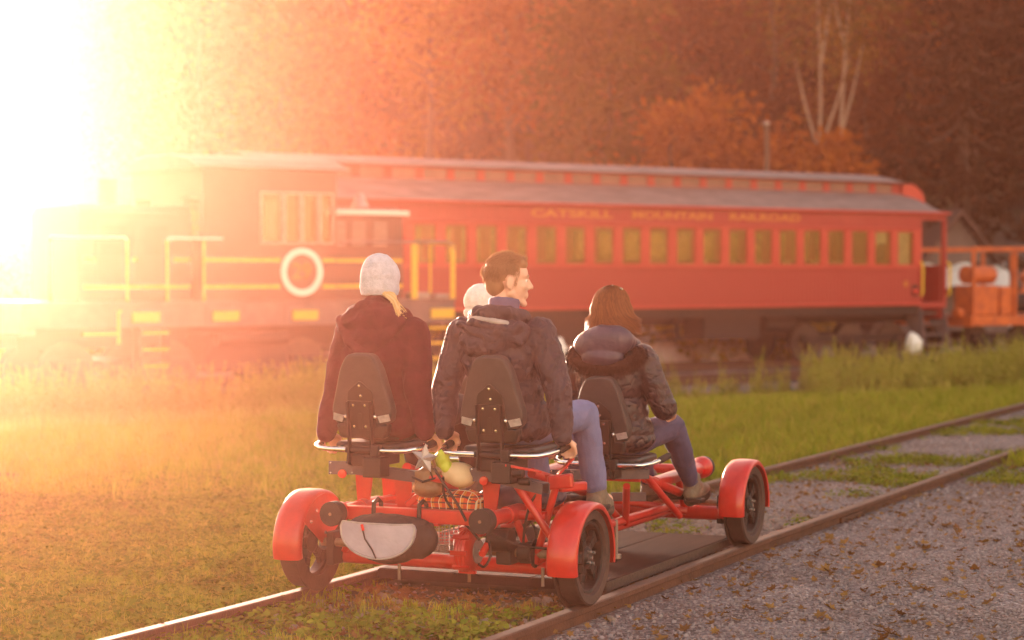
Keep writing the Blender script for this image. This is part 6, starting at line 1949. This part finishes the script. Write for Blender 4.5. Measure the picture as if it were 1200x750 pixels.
for i in range(12):
    b0 = radians(-62 + 100*i/12); b1 = radians(-62 + 100*(i+1)/12)
    def r2(a): return c0 + V3(0.150*sin(a), -0.052 - 0.118*cos(a), -0.020 + 0.018*cos(a) - 0.022*sin(a))
    mb.cap(r2(b0)*1.0 + V3(0, 0.004, 0), r2(b1) + V3(0, 0.004, 0), 0.0125, 0.0125, 10)
blob('hood_lining', mb, M_rainlin, t, 0.005, 3, folds(0.004, 20, 6))
# ---- woman with long auburn hair and fur trimmed hood, front right
J = dict(base); J.update(head=(-0.02, -0.02, 0.795), neck=(-0.02, -0.045, 0.625), chest=(-0.02, -0.06, 0.40), sh_l=(-0.20, -0.05, 0.535), sh_r=(0.16, -0.05, 0.535), el_l=(-0.26, -0.02, 0.27), el_r=(0.275, -0.01, 0.265), wr_l=(-0.20, 0.22, 0.25), wr_r=(0.21, 0.22, 0.24), hf_l=(0.4, 1, 0), hf_r=(-0.4, 1, 0),
                        kn_l=(-0.14, 0.52, 0.13), kn_r=(0.14, 0.48, 0.13), an_l=(-0.14, 0.88, -0.25), an_r=(0.155, 0.80, -0.245))
def quilt(amp, base_f):
    def f(co):
        z = co[:, 2] + 0.35*co[:, 1]*0 + 0.012*n3(co, 9, 3)
        return base_f(co) + amp*(np.abs(np.cos(z*pi/0.050))**0.55 - 0.6)
    return f
t, T = person('woman with long auburn hair and dark quilted coat with fur trimmed hood', SEATS['fr'], J,
              dict(jacket=M_puff, disp=quilt(0.0028, folds(0.006, 10, 33)), trousers=M_denimdark, yaw=20, fat=1.06, cuff=0.048, bv=0.007, toe=(0.12, 1, 0.12)))
R3 = T.to_3x3()
mb = MB(); mb.ell(T @ V3(0, -0.018, 0.040), (0.086, 0.106, 0.092), 22, 14, R3); mb.ell(T @ V3(0, -0.060, -0.045), (0.104, 0.066, 0.11), 20, 14, R3); mb.ell(T @ V3(0, -0.060, -0.11), (0.118, 0.06, 0.08), 20, 14, R3); mb.ell(T @ V3(0.04, -0.045, -0.09), (0.06, 0.05, 0.08), 16, 10, R3)
hc = blob('hair', mb, H_auburn, t, 0.006, 4, None)
paths = []
rr = random.Random(8)
for i in range(1500):
    a = rr.uniform(-2.35, 2.35)      # angle round the head measured from the back
    x0 = 0.0 + 0.012*rr.uniform(-1, 1); 
    p = []
    for q in range(9):
        w = q/8; th = w*1.75
        if th < pi/2+0.05:
            rx, ry, rz_ = 0.094, 0.113, 0.099
            pt = V3(rx*sin(th)*sin(a), -0.018 - ry*sin(th)*cos(a), 0.040 + rz_*cos(th))
        else:
            pt = p[-1] + V3(0.017*sin(a), -0.006*cos(a) , -0.030)
        pt += V3(rr.uniform(-0.0018, 0.0018), rr.uniform(-0.0018, 0.0018), 0)
        p.append(pt)
    last = p[-1]; L = rr.uniform(0.06, 0.15)
    side = sin(a)
    for q in range(1, 6):
        w = q/5
        p.append(last + V3(side*0.072*w*w + 0.006*sin(w*4+a), (-0.012+0.035*abs(side))*w, -L*w))
    paths.append([T @ q for q in p])
path_strands('hair_strands', H_auburn, hc, paths, 0.0026)
# loose lock blown out at the left
paths = []
for i in range(46):
    p0 = T @ V3(-0.085, -0.03+rr.uniform(-0.02, 0.02), -0.085+rr.uniform(-0.015, 0.015)); L = rr.uniform(0.05, 0.10)
    paths.append([p0 + V3(-L*w, -0.01*w, -0.035*w*w*1.2 + rr.uniform(-0.002, 0.002)) for w in (0, 0.25, 0.5, 0.75, 1)])
for i in range(80):
    p0 = T @ V3(0.088, -0.03+rr.uniform(-0.03, 0.02), -0.06+rr.uniform(-0.02, 0.02)); L = rr.uniform(0.10, 0.16)
    paths.append([p0 + V3(0.42*L*w, -0.03*w, -L*w*0.9) + V3(rr.uniform(-0.002, 0.002), 0, 0) for w in (0, 0.25, 0.5, 0.75, 1)])
path_strands('hair_strands', H_auburn, hc, paths, 0.0022)
MB().box(-0.012, 0.012, -0.003, 0.003, -0.006, 0.006, T @ Matrix.Translation((0.062, -0.01, 0.118))).build('hair_clip', M_bolt, t, bevel=0.001)
c0 = Vector(J['neck'])
mb = MB()
mb.ell(c0 + V3(0.0, -0.125, -0.005), (0.175, 0.085, 0.095), 24, 14, Matrix.Rotation(radians(-8), 3, 'Y')); mb.ell(c0 + V3(0.0, -0.145, -0.075), (0.12, 0.065, 0.065), 20, 12)
for s_ in (-1, 1): mb.cap(c0 + V3(0.10*s_, -0.06, 0.0), c0 + V3(0.10*s_, 0.07, -0.03), 0.05, 0.045)
blob('hood', mb, M_hoodblue, t, 0.006, 5, folds(0.009, 10, 41, (1, 1, 1), 0.3))
roots, dirs = [], []
for i in range(8200):
    a = rr.uniform(-2.2, 2.2)
    # fur runs round the lower edge of the hood
    c = c0 + V3(0.195*sin(a), -0.075 - 0.085*cos(a), -0.060 - 0.085*max(0, cos(a))**1.0)
    n_ = V3(rr.gauss(0, 1), rr.gauss(0, 1), rr.gauss(0, 1)).normalized()
    n_ = (n_ + V3(0.35*sin(a), -0.55, -0.25)).normalized()
    rr_ = 0.035
    roots.append(tuple(c + n_*rr_*rr.uniform(0.5, 1))); dirs.append(tuple(n_ + V3(0.2*sin(a), 0, -0.35)))
fb = MB()
for i in range(24):
    def rg2(a): return c0 + V3(0.195*sin(a), -0.075 - 0.085*cos(a), -0.060 - 0.085*max(0, cos(a)))
    fb.cap(rg2(-2.2+4.4*i/24), rg2(-2.2+4.4*(i+1)/24), 0.033, 0.033, 10)
fo = blob('fur_trim', fb, H_fur, t, 0.007, 2, folds(0.008, 30, 9))
strands('fur', H_fur, fo, roots, dirs, 0.030, 0.0011, 0.4, 3, 12, 0.35)
# ---- fourth rider, front left, almost hidden by the man
J = dict(base); J.update(head=(-0.10, -0.02, 0.80), neck=(-0.07, -0.045, 0.60), chest=(-0.04, -0.06, 0.40), sh_l=(-0.26, -0.05, 0.50), sh_r=(0.12, -0.05, 0.50), el_l=(-0.36, -0.06, 0.27), el_r=(0.20, -0.06, 0.27), wr_l=(-0.34, 0.06, 0.06), wr_r=(0.30, -0.05, 0.06),
                        kn_l=(-0.22, 0.40, 0.20), kn_r=(0.14, 0.55, 0.13), an_l=(-0.2, 0.85, -0.25), an_r=(0.16, 0.9, -0.25))
t, T = person('rider in white knitted cap and grey violet jacket hidden behind the man', SEATS['fl'], J,
              dict(jacket=M_greyjkt, disp=folds(0.010, 10, 61, (1, 1, 0.7), 0.4), trousers=M_denim, yaw=0, bv=0.007))
R3 = T.to_3x3(); mb = MB()
mb.ell(T @ V3(0, -0.008, 0.040), (0.094, 0.112, 0.100), 22, 14, R3)
mb.lathe([(0.001, -0.045), (0.090, -0.045), (0.096, -0.01), (0.001, 0.0)], 24, T @ Matrix.Translation((0, -0.012, 0.0)) @ Matrix.Scale(1.12, 4, (0, 1, 0)))
blob('hat', mb, M_whiteknit, t, 0.006, 4, folds(0.004, 26, 71, (1, 1, 1), 0.5))
# ------------------------------------------------------------------ warm haze volume, added to stand in for a lens flare
hz = MB().box(-310, 310, -40, 430, -2.2, 28.0).build('haze', None)
hm = bpy.data.materials.new('flare_haze'); hm.use_nodes = True
nt = hm.node_tree; nt.nodes.clear()
out = nt.nodes.new('ShaderNodeOutputMaterial'); pv = nt.nodes.new('ShaderNodeVolumePrincipled')
pv.inputs['Color'].default_value = (1.0, 0.40, 0.27, 1)
pv.inputs['Density'].default_value = 0.00115
pv.inputs['Anisotropy'].default_value = 0.86
nt.links.new(pv.outputs[0], out.inputs['Volume'])
hz.data.materials.append(hm)
tag(hz, 'thin warm haze added to give the glow of a lens flare', None, kind='stuff')
